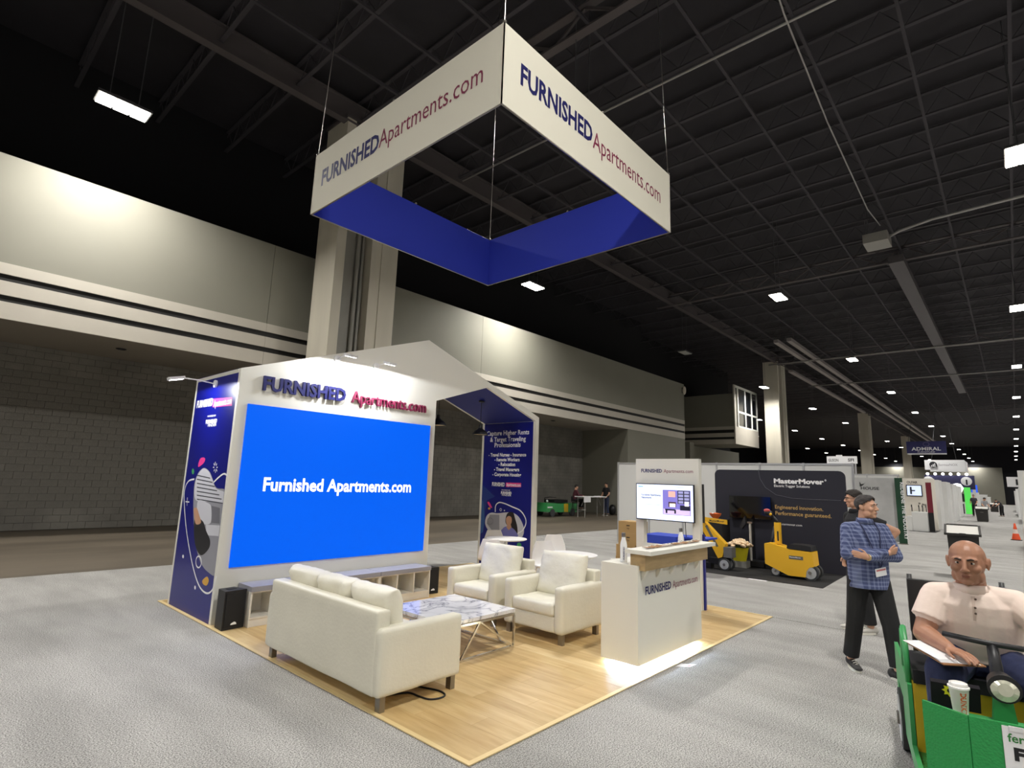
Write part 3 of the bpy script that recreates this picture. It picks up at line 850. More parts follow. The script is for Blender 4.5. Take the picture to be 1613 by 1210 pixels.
seating('white leather armchair next to the screen wall, before the blue end panel', 'armchair', 'armchair', (6.08, 5.83, FZ), math.pi, .90, .83, 1, 57)

# coffee table
t = thing('coffee_table', 'square coffee table with a marble top and chrome zigzag frame', 'table', (4.37, 4.75, FZ))
MARB = mat('marble', rgb(232, 232, 236), .08, coat=.3)
nt = MARB.node_tree; b = nt.nodes['Principled BSDF']
tc = nt.nodes.new('ShaderNodeTexCoord'); n1 = nt.nodes.new('ShaderNodeTexNoise'); n1.inputs['Scale'].default_value = 2.6; n1.inputs['Detail'].default_value = 8
n1.inputs['Distortion'].default_value = 1.6
nt.links.new(tc.outputs['Object'], n1.inputs['Vector'])
r1 = nt.nodes.new('ShaderNodeValToRGB')
e = r1.color_ramp.elements; e[0].position = .44; e[0].color = (*rgb(232, 232, 236), 1); e[1].position = .58; e[1].color = (*rgb(226, 226, 230), 1)
for ps, cc in ((.485, (204, 204, 210)), (.503, (128, 130, 142)), (.522, (206, 206, 212))):
    q = e.new(ps); q.color = (*rgb(*cc), 1)
nt.links.new(n1.outputs['Fac'], r1.inputs['Fac']); nt.links.new(r1.outputs['Color'], b.inputs['Base Color'])
tx0, tx1, ty0, ty1, th = -.50, .50, -.50, .50, .40
obj('marble_top', bx(tx0, tx1, ty0, ty1, th - .035, th), MARB, t, bevel=.004)
fr = NB()
for z in (th - .055, .012):
    for p, q in (((tx0, ty0), (tx1, ty0)), ((tx1, ty0), (tx1, ty1)), ((tx1, ty1), (tx0, ty1)), ((tx0, ty1), (tx0, ty0))):
        s_ = .985
        bar(fr, (p[0] * s_, p[1] * s_, z), (q[0] * s_, q[1] * s_, z), .022, .022)
obj('frame', fr, CHROME, t)
for sx in (-1, 1):
    for sy in (-1, 1):
        obj('leg', bx(sx * .4925 - .011, sx * .4925 + .011, sy * .4925 - .011, sy * .4925 + .011, .023, th - .066), CHROME, t)
for (dx, dy) in ((0, -1), (0, 1), (1, 0), (-1, 0)):
    bm = NB()
    side = Vector((dy, dx, 0)) if dx == 0 else Vector((0, 1, 0))
    side = Vector((1, 0, 0)) if dx == 0 else Vector((0, 1, 0))
    c = Vector((dx, dy, 0)) * .4925
    top = c - side * .05 + Vector((0, 0, th - .066))
    bar(bm, c - side * .30 + Vector((0, 0, .02)), top, .018, .018, c); bar(bm, c + side * .47 + Vector((0, 0, .02)), top + side * .02, .018, .018, c)
    obj('zigzag_brace', bm, CHROME, t)
# black cable loop under the sofa
pts = [(3.05, 4.05), (3.2, 3.97), (3.22, 3.84), (3.24, 3.74), (3.30, 3.70), (3.37, 3.70), (3.41, 3.74), (3.42, 3.83), (3.38, 3.95), (3.30, 4.1)]
sm = spline_poly([(a, b_) for a, b_ in pts], 5)[:45]
tag(obj('power_cable', tube(NB(), [(a, b_, FZ + .008) for a, b_ in sm], .008), BLACK, smooth=True), 'black cable loop lying on the wood floor under the sofa', 'cable')
# ================================================================ hanging square sign
SX0, SX1, SY0, SY1, SZ0, SZ1 = 3.485, 7.147, 3.425, 7.186, 5.48, 6.395
SIGNW = mat('sign_fabric', rgb(232, 228, 212), .75)
S_ = thing('hanging_sign', 'square hanging fabric sign, white outside and blue inside, above the booth', 'sign', ((SX0 + SX1) / 2, (SY0 + SY1) / 2, SZ0))
th = .03
for nm, a in (('banner_face', (SX0, SX0 + .012, SY0, SY1)), ('banner_face', (SX0, SX1, SY0, SY0 + .012)), ('banner_face', (SX1 - .012, SX1, SY0, SY1)), ('banner_face', (SX0, SX1, SY1 - .012, SY1))):
    obj(nm, bx(*a, SZ0, SZ1), SIGNW, S_, True)
for nm, a in (('inner_lining', (SX0 + .02, SX0 + .028, SY0 + .02, SY1 - .02)), ('inner_lining', (SX0 + .02, SX1 - .02, SY0 + .02, SY0 + .028)),
              ('inner_lining', (SX1 - .028, SX1 - .02, SY0 + .02, SY1 - .02)), ('inner_lining', (SX0 + .02, SX1 - .02, SY1 - .028, SY1 - .02))):
    obj(nm, bx(*a, SZ0 + .002, SZ1 - .002), BLUE, S_, True)
for z in (SZ0 + .004, SZ1 - .004):
    obj('frame_tube', tube(NB(), [(SX0 + .016, SY0 + .016, z), (SX1 - .016, SY0 + .016, z), (SX1 - .016, SY1 - .016, z), (SX0 + .016, SY1 - .016, z)], .014, 8, True), STEEL, S_, True)
for x, y in ((SX0 + .02, SY0 + .02), (SX1 - .02, SY0 + .02), (SX0 + .02, SY1 - .02), (SX1 - .02, SY1 - .02)):
    obj('hanging_cable', cyl(NB(), (x, y, SZ1), (x + (5.3 - x) * .12, y + (5.3 - y) * .12, 14.3), .006, n=6), STEEL, S_, True)
    obj('eye_bolt', ball(NB(), (x, y, SZ1 + .02), .025), STEEL, S_, True)
for p in (((SX0 + SX1) / 2, SY0 + .016), ((SX0 + SX1) / 2, SY1 - .016), (SX0 + .016, (SY0 + SY1) / 2), (SX1 - .016, (SY0 + SY1) / 2)):
    obj('eye_bolt', ball(NB(), (p[0], p[1], SZ1 + .015), .02), STEEL, S_, True)
def sgn(body, m, l, r, face, hgt, bold):
    ax = 0 if face == 'x' else 1; val = SX0 if face == 'x' else SY0
    p, q = on(*l, ax, val), on(*r, ax, val)
    if face == 'x': o_, rv, wd_ = (SX0, p.y, (p.z + q.z) / 2), (0, -1, 0), p.y - q.y
    else: o_, rv, wd_ = (p.x, SY0, (p.z + q.z) / 2), (1, 0, 0), q.x - p.x
    place_text('sign_text', body, m, o_, rv, (0, 0, 1), wd_, hgt, S_, bold=bold, base_only=True)
Z7 = lambda a, b_: (470 + a / 2.631, b_ / 2.631)
sgn('FURNISHED', NAVYL, Z7(95, 768), Z7(332, 622), 'x', .235, .03)
sgn('Apartments.com', RED, Z7(333, 612), Z7(764, 343), 'x', .235, .0)
sgn('FURNISHED', NAVYL, Z7(920, 350), Z7(1218, 592), 'y', .235, .03)
sgn('Apartments.com', RED, Z7(1220, 612), Z7(1500, 842), 'y', .235, .0)

# ================================================================ reception counter
C_ = thing('reception_counter', 'white reception counter with a raised bar shelf, lit from below', 'counter', (5.93, 3.1, FZ))
cx0, cx1, cy0, cy1 = 5.18, 6.68, 2.90, 3.33
obj('body', bx(cx0, cx1, cy0, cy1, .055, 1.0), WHITE, C_, True, bevel=.003)
obj('plinth', bx(cx0 + .12, cx1 - .12, cy0 + .1, cy1 - .05, FZ, .055), WHITE, C_, True)
GLOW = mat('led_strip', (0.62, 0.80, 1.0), .4, emit=300)
for a in ((cx0 + .06, cx1 - .06, cy0 + .045, cy0 + .065), (cx0 + .04, cx0 + .06, cy0 + .05, cy1 - .06)):
    obj('led_strip', bx(*a, .047, .0545), GLOW, C_, True)
OAK = mat('raw_oak', rgb(196, 168, 122), .55, noise_s=3, amt=.25, stretch=(1, 4, 8))
obj('oak_block', bx(cx0 + .03, cx1 + .07, 2.835, 3.0, 1.0005, 1.115), OAK, C_, True)
obj('oak_lip', bx(cx0 + .03, cx1 + .07, 2.835, 2.898, .955, 1.0), OAK, C_, True)
obj('bar_top', bx(5.17, 6.78, 2.745, 3.04, 1.116, 1.156), WHITE, C_, True, bevel=.004)
for q in (5.27, 5.58, 5.9, 6.22, 6.54):
    obj('bracket', prism_x([(2.8995, .9545), (2.838, .9545), (2.862, .90), (2.89, .86), (2.8995, .855)], q - .022, q + .022), WHITE, C_, True)
place_text('counter_text', 'FURNISHED', NAVYL, (5.33, cy0, .705), (1, 0, 0), (0, 0, 1), .575, .078, C_, bold=.03, base_only=True)
place_text('counter_text', 'Apartments.com', RED, (5.945, cy0, .705), (1, 0, 0), (0, 0, 1), .645, .078, C_, bold=0, base_only=True)
KRAFT = mat('kraft_card', rgb(150, 112, 76), .8)
for i in range(12):
    q = 5.40 + i * .108
    t = thing('kraft_tag', 'small brown kraft tag lying in the row on the bar shelf', 'tag', (q, 2.90 + random.uniform(-.008, .008), 1.158), random.uniform(-.25, .25), group='kraft tags on the counter shelf')
    bm = NB(); obox(bm, (0, 0, .012), (.045, 0, random.uniform(-.006, .01)), (0, .036, 0), (0, 0, .002)); obj('card', bm, KRAFT, t)
    obj('metal_ring', tube(NB(), [(.03 + .012 * math.cos(a_), .012 * math.sin(a_), .021) for a_ in [k * math.pi / 5 for k in range(10)]], .002, 5, True), STEEL, t)
# bottles
BOTW = mat('bottle_white', rgb(238, 238, 238), .3)
def bottle(x, y, label):
    t = thing('water_bottle', label, 'bottle', (x, y, 1.0))
    obj('body', lathe(NB(), [(0, .002), (.033, .002), (.036, .01), (.036, .17), (.032, .20), (.022, .235), (.019, .255), (0, .255)], n=24), BOTW, t, smooth=.9)
    obj('cap', lathe(NB(), [(.0195, .256), (.0205, .262), (.0205, .296), (.018, .302), (0, .302)], n=20), STEEL, t, smooth=.9)
    place_text('logo', 'FURNISHED', NAVYL, (x - .03, y - .026, 1.03), (0, 0, 1), (-.6, .5, 0), .13, .012, t, bold=.03, lift=.004, base_only=True)
bottle(5.33, 3.15, 'white steel water bottle at the left end of the counter')
bottle(6.62, 3.11, 'white steel water bottle behind the bar shelf below the monitor')
# paper notice on the carpet
pp = [(5.64, 2.735), (5.74, 2.62), (5.87, 2.61), (5.77, 2.735)]
t = thing('paper_notice', 'small white paper notice lying on the carpet in front of the counter', 'paper', (5.75, 2.67, 0))
obj('sheet', prism_z(pp, .0012, .0022), PRINT_W, t, True)
obj('print_block', prism_z([(5.72, 2.66), (5.75, 2.63), (5.80, 2.63), (5.78, 2.66)], .0023, .0026), mat('pale_red_print', rgb(205, 160, 160), .6), t, True)

# ================================================================ kiosk with monitor
K_ = thing('kiosk_frame', 'tall white kiosk frame with header lettering behind the counter', 'kiosk', (8.34, 4.13, FZ))
kx0, kx1 = 8.30, 8.40
obj('post', bx(kx0, kx1, 4.53, 4.67, .89, 1.5), WHITE, K_, True); obj('post', bx(kx0, kx1, 3.59, 3.71, .89, 1.5), WHITE, K_, True)
obj('header', bx(kx0, kx1, 3.59, 4.67, 1.5005, 2.235), WHITE, K_, True)
obj('lower_panel', bx(kx0, kx1, 3.59, 4.67, FZ, .8895), WHITE, K_, True)
obj('blue_edge', bx(kx1 - .03, kx1 + .02, 3.565, 3.5895, FZ, 1.10), NAVY, K_, True)
place_text('header_text', 'FURNISHED', NAVYL, (kx0, 4.57, 2.015), (0, -1, 0), (0, 0, 1), .37, .055, K_, bold=.03, base_only=True)
place_text('header_text', 'Apartments.com', RED, (kx0, 4.17, 2.015), (0, -1, 0), (0, 0, 1), .49, .055, K_, bold=0, base_only=True)
M_ = thing('monitor', 'flat monitor with a web page mounted on the white kiosk', 'monitor', (8.25, 4.13, 1.27))
obj('bezel', bx(8.215, 8.255, 3.64, 4.62, 1.265, 1.835), BLACK, M_, True, bevel=.004)
obj('wall_bracket', bx(8.2555, 8.2995, 3.95, 4.3, 1.55, 1.75), DARK, M_, True)
obj('cable', tube(NB(), [(8.25, 3.80, 1.27), (8.25, 3.80, 1.2), (8.27, 3.80, 1.05)], .006), DARK, M_, True)
SCP = mat('screen_page', rgb(216, 226, 252), .4, emit=1.0)
sx = 8.2148
s_ = obj('screen', bx(sx - .001, sx, 3.652, 4.608, 1.28, 1.822), SCP, M_, True)
def scr(name, y0, y1, z0, z1, col, d=.002):
    m_ = mat('screen_' + name, rgb(*col), .4, emit=.8)
    return obj('screen_area', bx(sx - d - .0008, sx - d, y0, y1, z0, z1), m_, M_, True)
def Yk(f): return 4.608 - f * .956
def Zk(f): return 1.822 - f * .542
def sk(n, f0, f1, g0, g1, col, d=.002): scr(n, Yk(f1), Yk(f0), Zk(g1), Zk(g0), col, d)
sk('room', .48, .96, .14, .84, (120, 112, 190))
sk('shelf', .74, .95, .15, .52, (34, 34, 60), .003)
for i in range(2):
    for j in range(4):
        sk('shelf_gap', .755 + .10 * i, .835 + .10 * i, .17 + .09 * j, .235 + .09 * j, (150, 150, 190), .004)
sk('lamp', .58, .70, .18, .34, (226, 172, 160), .003)
sk('fire', .58, .71, .48, .62, (60, 36, 40), .003); sk('firewhite', .60, .70, .52, .62, (250, 236, 226), .004)
sk('rugs', .49, .95, .68, .83, (206, 186, 226), .003); sk('chairs', .78, .95, .56, .70, (24, 24, 44), .004); sk('stool', .52, .70, .68, .72, (20, 18, 34), .004)
sk('stooleg', .53, .56, .70, .80, (20, 18, 34), .004); sk('stooleg', .68, .71, .70, .80, (20, 18, 34), .004); sk('seatw', .86, .93, .46, .58, (246, 240, 250), .005)
DKT = mat('screen_text', rgb(60, 70, 110), .4, emit=.2)
place_text('screen_text', 'Furnished Apartments', DKT, (sx - .002, Yk(.09), Zk(.33)), (0, -1, 0), (0, 0, 1), .34, .03, M_, bold=.02, base_only=True, lift=.001)
place_text('screen_text', 'Nationwide', DKT, (sx - .002, Yk(.09), Zk(.41)), (0, -1, 0), (0, 0, 1), .18, .03, M_, bold=.02, base_only=True, lift=.001)
for i in range(5):
    sk('line', .09, .30 - .02 * (i % 3), .62 + .055 * i, .632 + .055 * i, (168, 176, 208))
sk('line', .12, .44, .575, .59, (168, 176, 208)); sk('topbar', .03, .12, .05, .08, (120, 170, 190)); sk('line', .66, .92, .06, .075, (168, 176, 208))
tag(obj('monitor', bx(8.4015, 8.45, 3.575, 4.6, 1.27, 1.85), BLACK, bevel=.004), 'black monitor on the far side of the kiosk, only its edge showing', 'monitor')

# ================================================================ cafe tables and chairs
PLAST = mat('white_plastic', rgb(236, 234, 232), .4)
def cafe_table(x, y, r, label):
    t = thing('cafe_table', label, 'table', (x, y, FZ))
    obj('table_top', lathe(NB(), [(0, .722), (r - .03, .722), (r, .735), (r, .745), (r - .004, .75), (0, .75)], n=40), PLAST, t, smooth=.6)
    obj('pedestal', lathe(NB(), [(.035, .03), (.03, .06), (.03, .70), (.07, .7215), (0, .7215)], n=18), CHROME, t, smooth=.7)
    obj('foot_disc', lathe(NB(), [(0, 0), (.22, 0), (.22, .008), (.05, .029), (0, .0295)], n=28), CHROME, t, smooth=.6)
cafe_table(7.78, 7.06, .38, 'round white cafe table before the blue end panel')
cafe_table(6.97, 5.02, .40, 'round white cafe table just behind the armchairs')
prof = [(-.20, .435, .19), (-.17, .445, .20), (-.08, .437, .212), (.04, .435, .218), (.13, .447, .22), (.185, .49, .222), (.208, .56, .218), (.22, .64, .205), (.23, .72, .175), (.236, .78, .15), (.24, .815, .135)]
def shell():
    bm = NB(); rows_ = []
    for yy, zz, hw in prof:
        row = []
        for k in range(9):
            u = -1 + k / 4
            back_ = max(0, min(1, (zz - .44) / .12))
            row.append(bm.verts.new((u * hw, yy - .055 * u * u * back_, zz + .022 * u * u * (1 - back_))))
        rows_.append(row)
    for a, c in zip(rows_, rows_[1:]):
        for k in range(8): bm.faces.new((a[k], a[k + 1], c[k + 1], c[k]))
    bm.normal_update()
    r = bmesh.ops.solidify(bm, geom=list(bm.faces), thickness=.012)
    return bm
def cafe_chair(x, y, rz, label):
    t = thing('cafe_chair', label, 'chair', (x, y, FZ), rz)
    obj('shell', shell(), PLAST, t, smooth=.9)
    for sx_ in (-1, 1):
        for yy, sp in ((-.13, -.04), (.11, .05)):
            obj('leg', cyl(NB(), (sx_ * .15, yy, .425), (sx_ * .20, yy + sp, 0), .013, .009, 10), PLAST, t, smooth=.8)
    obj('under_frame', bx(-.15, .15, -.13, .12, .408, .424), PLAST, t)
def look(x, y, tx, ty): return math.atan2(tx - x, -(ty - y))
cafe_chair(8.12, 7.62, look(8.12, 7.62, 7.78, 7.0), 'white plastic chair on the far side of the cafe table by the blue panel')
cafe_chair(7.10, 6.72, look(7.10, 6.72, 7.78, 7.06), 'white plastic chair seen from behind at the cafe table by the blue panel')
cafe_chair(8.45, 6.42, look(8.45, 6.42, 7.4, 5.2), 'white plastic chair farthest back, right of the blue end panel edge')
cafe_chair(7.42, 5.80, look(7.42, 5.80, 6.97, 5.02), 'white plastic chair between the armchairs, left of the nearer cafe table')
cafe_chair(7.72, 4.62, look(7.72, 4.62, 6.97, 5.02), 'white plastic chair peeking out behind the water bottle on the counter')
cafe_chair(6.82, 4.28, look(6.82, 4.28, 6.97, 5.02), 'white plastic chair between the nearer armchair and the counter')

# ================================================================ cardboard boxes and blue table behind
CARD = mat('cardboard', rgb(176, 142, 92), .8, noise_s=2, amt=.1)
CARDT = mat('box_print', rgb(70, 56, 40), .8)
lab = ['lowest cardboard box of the stack left of the kiosk', 'second cardboard box from the floor in the stack left of the kiosk', 'third cardboard box from the floor in the stack left of the kiosk', 'topmost cardboard box of the stack left of the kiosk']
for i in range(4):
    dx, dy = (0, .03, .0, .0)[i], (.07, .06, 0, 0)[i]
    t = thing('cardboard_box', lab[i], 'box', (11.2, 6.4 + dy, .252 * i + .001))
    obj('carton', bx(-.2, .25, -.24, .23, 0, .25), CARD, t, bevel=.004)
    obj('tape', bx(-.2005, .25, -.03, .02, .2502, .2515), mat('tape', rgb(196, 170, 120), .4), t)
    obj('print', bx(-.2015, -.2001, -.05, .03, .15, .175), CARDT, t)
    obj('print', bx(-.2015, -.2001, -.04, .02, .10, .11), CARDT, t); obj('print', bx(-.2015, -.2001, -.04, .0, .08, .086), CARDT, t)
t = thing('draped_table', 'long table under a bright blue cloth behind the kiosk', 'table', (11.5, 5.55, 0))
BLC = mat('blue_cloth', rgb(40, 66, 178), .7)
obj('cloth', bx(11.15, 11.9, 5.35, 6.15, .02, .76), BLC, t, True, bevel=.02, smooth=.9)
obj('table_board', bx(11.35, 11.88, 4.77, 5.3495, .73, .765), BLC, t, True)

# ================================================================ white panel wall behind
WP = thing('panel_partition', 'white modular panel wall behind the kiosk and the tug stand', 'wall', (16.0, 6.3, 0))
ALU = mat('aluminium', rgb(196, 196, 198), .4, .6)
ys = [2.96, 4.08, 5.18, 6.38, 7.45, 8.55, 9.65]
for a, c in zip(ys, ys[1:]):
    obj('panel', bx(16.0, 16.03, a + .025, c - .025, .06, 2.46), WHITE2, WP, True)
for q in ys:
    obj('post', bx(15.98, 16.05, q - .024, q + .024, .001, 2.52), ALU, WP, True)
obj('top_rail', bx(15.985, 16.045, 2.985, 9.62, 2.4605, 2.51), ALU, WP, True); obj('bottom_rail', bx(15.985, 16.045, 2.985, 9.62, .01, .059), ALU, WP, True)

# ================================================================ black tug stand
MATB = mat('black_mat', rgb(22, 21, 22), .95)
tag(obj('black_mat', prism_z([(12.06, 2.86), (13.9, 2.92), (14.6, 2.95), (14.6, 6.0), (12.05, 6.0)], .001, .009), MATB), 'black floor mat under the yellow tugs', 'mat')
BD = mat('backdrop_fabric', rgb(36, 36, 48), .8)
B_ = thing('fabric_backdrop', 'dark rounded fabric backdrop lettered in white and gold', 'display', (14.3, 4.3, .01))
def rrect(y0, y1, z0, z1, r, n=5):
    out = []
    for cy, cz, a0 in ((y1 - r, z1 - r, 0), (y0 + r, z1 - r, 90), (y0 + r, z0 + r, 180), (y1 - r, z0 + r, 270)):
        for k in range(n + 1):
            a_ = math.radians(a0 + 90 * k / n); out.append((cy + r * math.cos(a_), cz + r * math.sin(a_)))
    return out
obj('fabric', prism_x(rrect(2.80, 5.75, .01, 2.265, .13), 14.28, 14.33), BD, B_, True)
xb = 14.28
GOLDT = mat('gold_letters', rgb(196, 160, 96), .6)
def bt(body, m_, y, z, wd_, h_, bold): place_text('backdrop_text', body, m_, (xb, y, z), (0, -1, 0), (0, 0, 1), wd_, h_, B_, bold=bold, base_only=True)
bt('MasterMover', PRINT_W, 4.31, 1.96, 1.08, .105, .045); bt('®', PRINT_W, 3.215, 2.03, .04, .04, .02)
bt('Electric Tugger Solutions', PRINT_W, 4.31, 1.87, .78, .055, .012)
bt('Engineered innovation.', GOLDT, 4.31, 1.36, 1.03, .085, .012); bt('Performance guaranteed.', GOLDT, 4.31, 1.215, 1.19, .085, .012)
bt('mastermover.com', PRINT_W, 4.27, .985, .53, .05, .0)
cvy = lambda a, b_: on(1090 + a / 6.05, 730 + b_ / 6.05, 0, xb)
pts = [cvy(*p) for p in ((632, 60), (650, 150), (700, 230), (800, 300), (960, 335), (1150, 345), (1420, 355))]
pts = [Vector((xb - .002, p.y, p.z)) for p in pts]
obj('curved_line', tube(NB(), [Vector(p) for p in pts], .006, 5), mat('thin_grey_line', rgb(90, 90, 100), .6), B_, True)
tag(obj('monitor', bx(14.18, 14.24, 4.38, 5.36, 1.09, 1.62), mat('glossy_black', rgb(10, 10, 14), .08), bevel=.005), 'switched-off glossy monitor in front of the dark backdrop', 'monitor')
tag(obj('monitor_stand', prism_x([(4.82, .01), (4.92, .01), (4.92, 1.4), (4.82, 1.4)], 14.245, 14.275), BLACK), 'black pole stand holding the switched-off monitor', 'stand')
tag(obj('display_plinth', bx(13.4, 13.9, 5.26, 5.90, .01, 1.05), mat('black_laminate', rgb(30, 30, 32), .5), bevel=.006), 'black plinth counter with an orange bowl on top', 'counter')
ORG = mat('orange_glass', rgb(226, 110, 50), .4)
t = thing('bowl', 'orange bowl on the black plinth', 'bowl', (13.5, 5.45, 1.051))
obj('dish', lathe(NB(), [(0, 0), (.05, 0), (.06, .02), (.12, .09), (.14, .14), (.132, .14), (.11, .09), (.05, .03), (0, .025)], n=24), ORG, t, smooth=.9)
for a_ in range(4):
    obj('candy', ball(NB(), (.05 * math.cos(a_ * 1.6), .05 * math.sin(a_ * 1.6), .11), .045), (ORG, PRINT_W)[a_ == 1], t, smooth=True)
# yellow tug with a long body
YEL = mat('tug_yellow', rgb(236, 182, 34), .45); YELD = mat('tug_dark_label', rgb(96, 94, 88), .5); TYRE = mat('tyre', rgb(58, 60, 62), .8); RIM = mat('wheel_rim', rgb(196, 198, 198), .35, .4)
def wheel(parent, c, r, wdt, ax=(1, 0, 0)):
    c, ax = Vector(c), Vector(ax)
    w_ = obj('wheel', cyl(NB(), c - ax * wdt / 2, c + ax * wdt / 2, r, n=28), TYRE, parent, bevel=.01, smooth=.7)
    obj('rim', cyl(NB(), c - ax * (wdt / 2 + .006), c + ax * (wdt / 2 + .006), r * .76, n=24), RIM, w_)
    obj('hub', cyl(NB(), c - ax * (wdt / 2 + .02), c + ax * (wdt / 2 + .02), r * .22, n=14), STEEL, w_)
    return w_
t = thing('electric_tug', 'large yellow electric tug with an upright tiller, nearest the mat corner', 'tug', (12.95, 3.6, .0095))
side = [(-.50, .13), (-.18, .05), (-.0, .05), (.0, .05), (.36, .05), (.36, .10), (.375, .60), (.10, .62), (-.22, .70), (-.50, .76)]
sy = lambda p: (-p[0], p[1])          # +y is the handle end
pl = [(.50, .24), (.50, .655), (.36, .66), (.22, .635), (0, .58), (-.42, .565), (-.44, .28), (-.36, .26), (-.30, .18), (-.28, .06), (.0, .055), (.06, .06)]
obj('body', prism(NB(), pl, lambda p: (-.21, p[0], p[1]), lambda p: (.21, p[0], p[1])), YEL, t, bevel=.008)
obj('battery_cover', prism(NB(), [(.06, .597), (-.41, .577), (-.40, .67), (-.3, .685), (.0, .685), (.05, .66)], lambda p: (-.2, p[0], p[1]), lambda p: (.2, p[0], p[1])), BLACK, t, bevel=.01)
obj('plate', bx(-.2135, -.2105, -.25, .02, .39, .46), YELD, t)
place_text('plate_text', 'MasterMover', PRINT_W, (12.95 - .2135, 3.6 + .01, .43), (0, -1, 0), (0, 0, 1), .22, .022, t, bold=.03, base_only=True)
wheel(t, (-.15, -.36, .155), .155, .09); wheel(t, (.15, -.36, .155), .155, .09); wheel(t, (-.1, .32, .10), .10, .06); wheel(t, (.1, .32, .10), .10, .06)
obj('caster_fork', bx(-.05, .05, .28, .36, .18, .30), BLACK, t)
obj('mast', bx(-.06, .06, .22, .33, .655, 1.10), YEL, t, bevel=.01)
obj('mast_slot', bx(-.063, -.0605, .245, .275, .72, .92), BLACK, t); 
obj('tiller', tube(NB(), [(0, .27, 1.08), (0, .30, 1.15), (0, .41, 1.27)], [.05, .03, .025]), BLACK, t, smooth=True)
obj('tiller_head', ball(NB(), (0, .45, 1.29), (.09, .09, .06)), BLACK, t, smooth=True)
obj('stop_knob', ball(NB(), (-.03, .47, 1.34), (.06, .07, .04)), mat('knob_red', rgb(190, 70, 70), .5), t, smooth=True)
obj('yellow_switch', ball(NB(), (-.04, .40, 1.27), (.04, .035, .035)), YEL, t, smooth=True)
# yellow hand tug leaning
t = thing('electric_tug', 'yellow hand tug with a slanting handle, beside the flower bucket', 'tug', (12.75, 5.0, .0095))
pl = [(.09, .33), (.22, .31), (.66, 1.02), (.76, 1.28), (.70, 1.34), (.58, 1.18), (.02, .55)]
sh = [(-.02, .28), (.08, .24), (.20, .46), (.54, 1.02), (.66, 1.23), (.60, 1.28), (.49, 1.16), (.38, 1.02), (-.09, .56)]
obj('body', prism(NB(), sh, lambda p: (-.09, p[0], p[1]), lambda p: (.09, p[0], p[1])), YEL, t, bevel=.008)
obj('label_strip', prism(NB(), [(.06, .50), (.11, .48), (.36, .92), (.31, .95)], lambda p: (-.0925, p[0], p[1]), lambda p: (-.0905, p[0], p[1])), YELD, t)
obj('handle_grip', tube(NB(), [(0, .66, 1.25), (0, .76, 1.33), (0, .82, 1.40)], [.04, .045, .05]), mat('grip_grey', rgb(70, 70, 74), .6), t, smooth=True)
obj('name_arm', prism(NB(), [(.46, 1.13), (.46, 1.04), (-.16, .99), (-.16, 1.09)], lambda p: (-.12, p[0], p[1]), lambda p: (-.095, p[0], p[1])), YEL, t)
place_text('arm_text', 'MasterMover', BLACK, (12.75 - .12, 5.0 + .24, 1.045), (0, -1, 0), (0, 0, 1), .34, .04, t, bold=.02, base_only=True)
obj('motor', bx(-.12, .12, -.24, -.06, .28, .50), mat('motor_grey', rgb(120, 120, 118), .5, .4), t, bevel=.01)
wheel(t, (-.12, -.08, .13), .13, .07); wheel(t, (.12, -.08, .13), .13, .07)
obj('chassis', bx(-.09, .09, -.14, .30, .12, .24), BLACK, t); obj('front_foot', bx(-.1, .1, .25, .50, .01, .12), BLACK, t, bevel=.02)
# flower bucket
BK = mat('bucket_lime', rgb(206, 196, 40), .4)
t = thing('flower_bucket', 'lime yellow bucket full of cream flowers on the black mat', 'flower bucket', (13.55, 4.92, .0095))
obj('bucket', lathe(NB(), [(0, .14), (.14, .14), (.20, .42), (.205, .44), (.19, .44), (.135, .17), (0, .17)], n=26), BK, t, smooth=.8)
obj('stand', bx(-.13, .13, -.19, .11, 0, .139), mat('stand_grey', rgb(130, 130, 126), .5), t, bevel=.02)
CREAM = mat('cream_petals', rgb(240, 212, 176), .7); LEAFD = mat('leaf_dark', rgb(60, 76, 36), .7)
obj('foliage', ball(NB(), (0, 0, .46), (.19, .19, .10)), LEAFD, t, smooth=True)
me = None
for i in range(34):
    a_ = i * 2.4; r_ = .255 * math.sqrt((i + .5) / 34)
    bm = NB(); q = random.uniform(.046, .062)
    for k in range(5):
        ball(bm, (q * .55 * math.cos(k * 1.257), q * .55 * math.sin(k * 1.257), 0), (q * .62, q * .62, q * .5), 7, 5)
    ball(bm, (0, 0, q * .25), (q * .5, q * .5, q * .5), 7, 5)
    o = obj('flower', bm, CREAM, t, smooth=True); o.location = (r_ * math.cos(a_), r_ * math.sin(a_), .65 - 1.6 * r_ * r_ - .06 + random.uniform(-.02, .02))
    o.rotation_euler = (random.uniform(-.5, .5), random.uniform(-.5, .5), random.uniform(0, 3))
# dark upright hand tugs before the backdrop
t = thing('hand_tug', 'slim black hand tug with a pale upright pole before the backdrop', 'tug', (13.9, 4.66, .0095))
obj('base', bx(-.2, .2, -.22, .2, 0.02, .14), BLACK, t, bevel=.03); obj('pole', cyl(NB(), (0, .12, .1), (0, .12, 1.0), .028), mat('pale_pole', rgb(190, 188, 182), .5), t, smooth=.7)
obj('pole_cap', bx(-.03, .03, .06, .18, .98, 1.02), STEEL, t); obj('bag', prism(NB(), [(.22, 1.15), (.36, .88), (.30, .84), (.20, .98)], lambda p: (-.05, p[0], p[1]), lambda p: (.05, p[0], p[1])), DARK, t, bevel=.01)
t = thing('hand_tug', 'black hand tug with a grey cylinder motor right of the pale pole', 'tug', (13.9, 4.28, .0095))
obj('base', bx(-.2, .2, -.18, .12, 0.02, .12), BLACK, t, bevel=.03); obj('shaft', tube(NB(), [(0, .08, .1), (0, .04, .55), (0, -.06, .95)], .04), DARK, t, smooth=True)
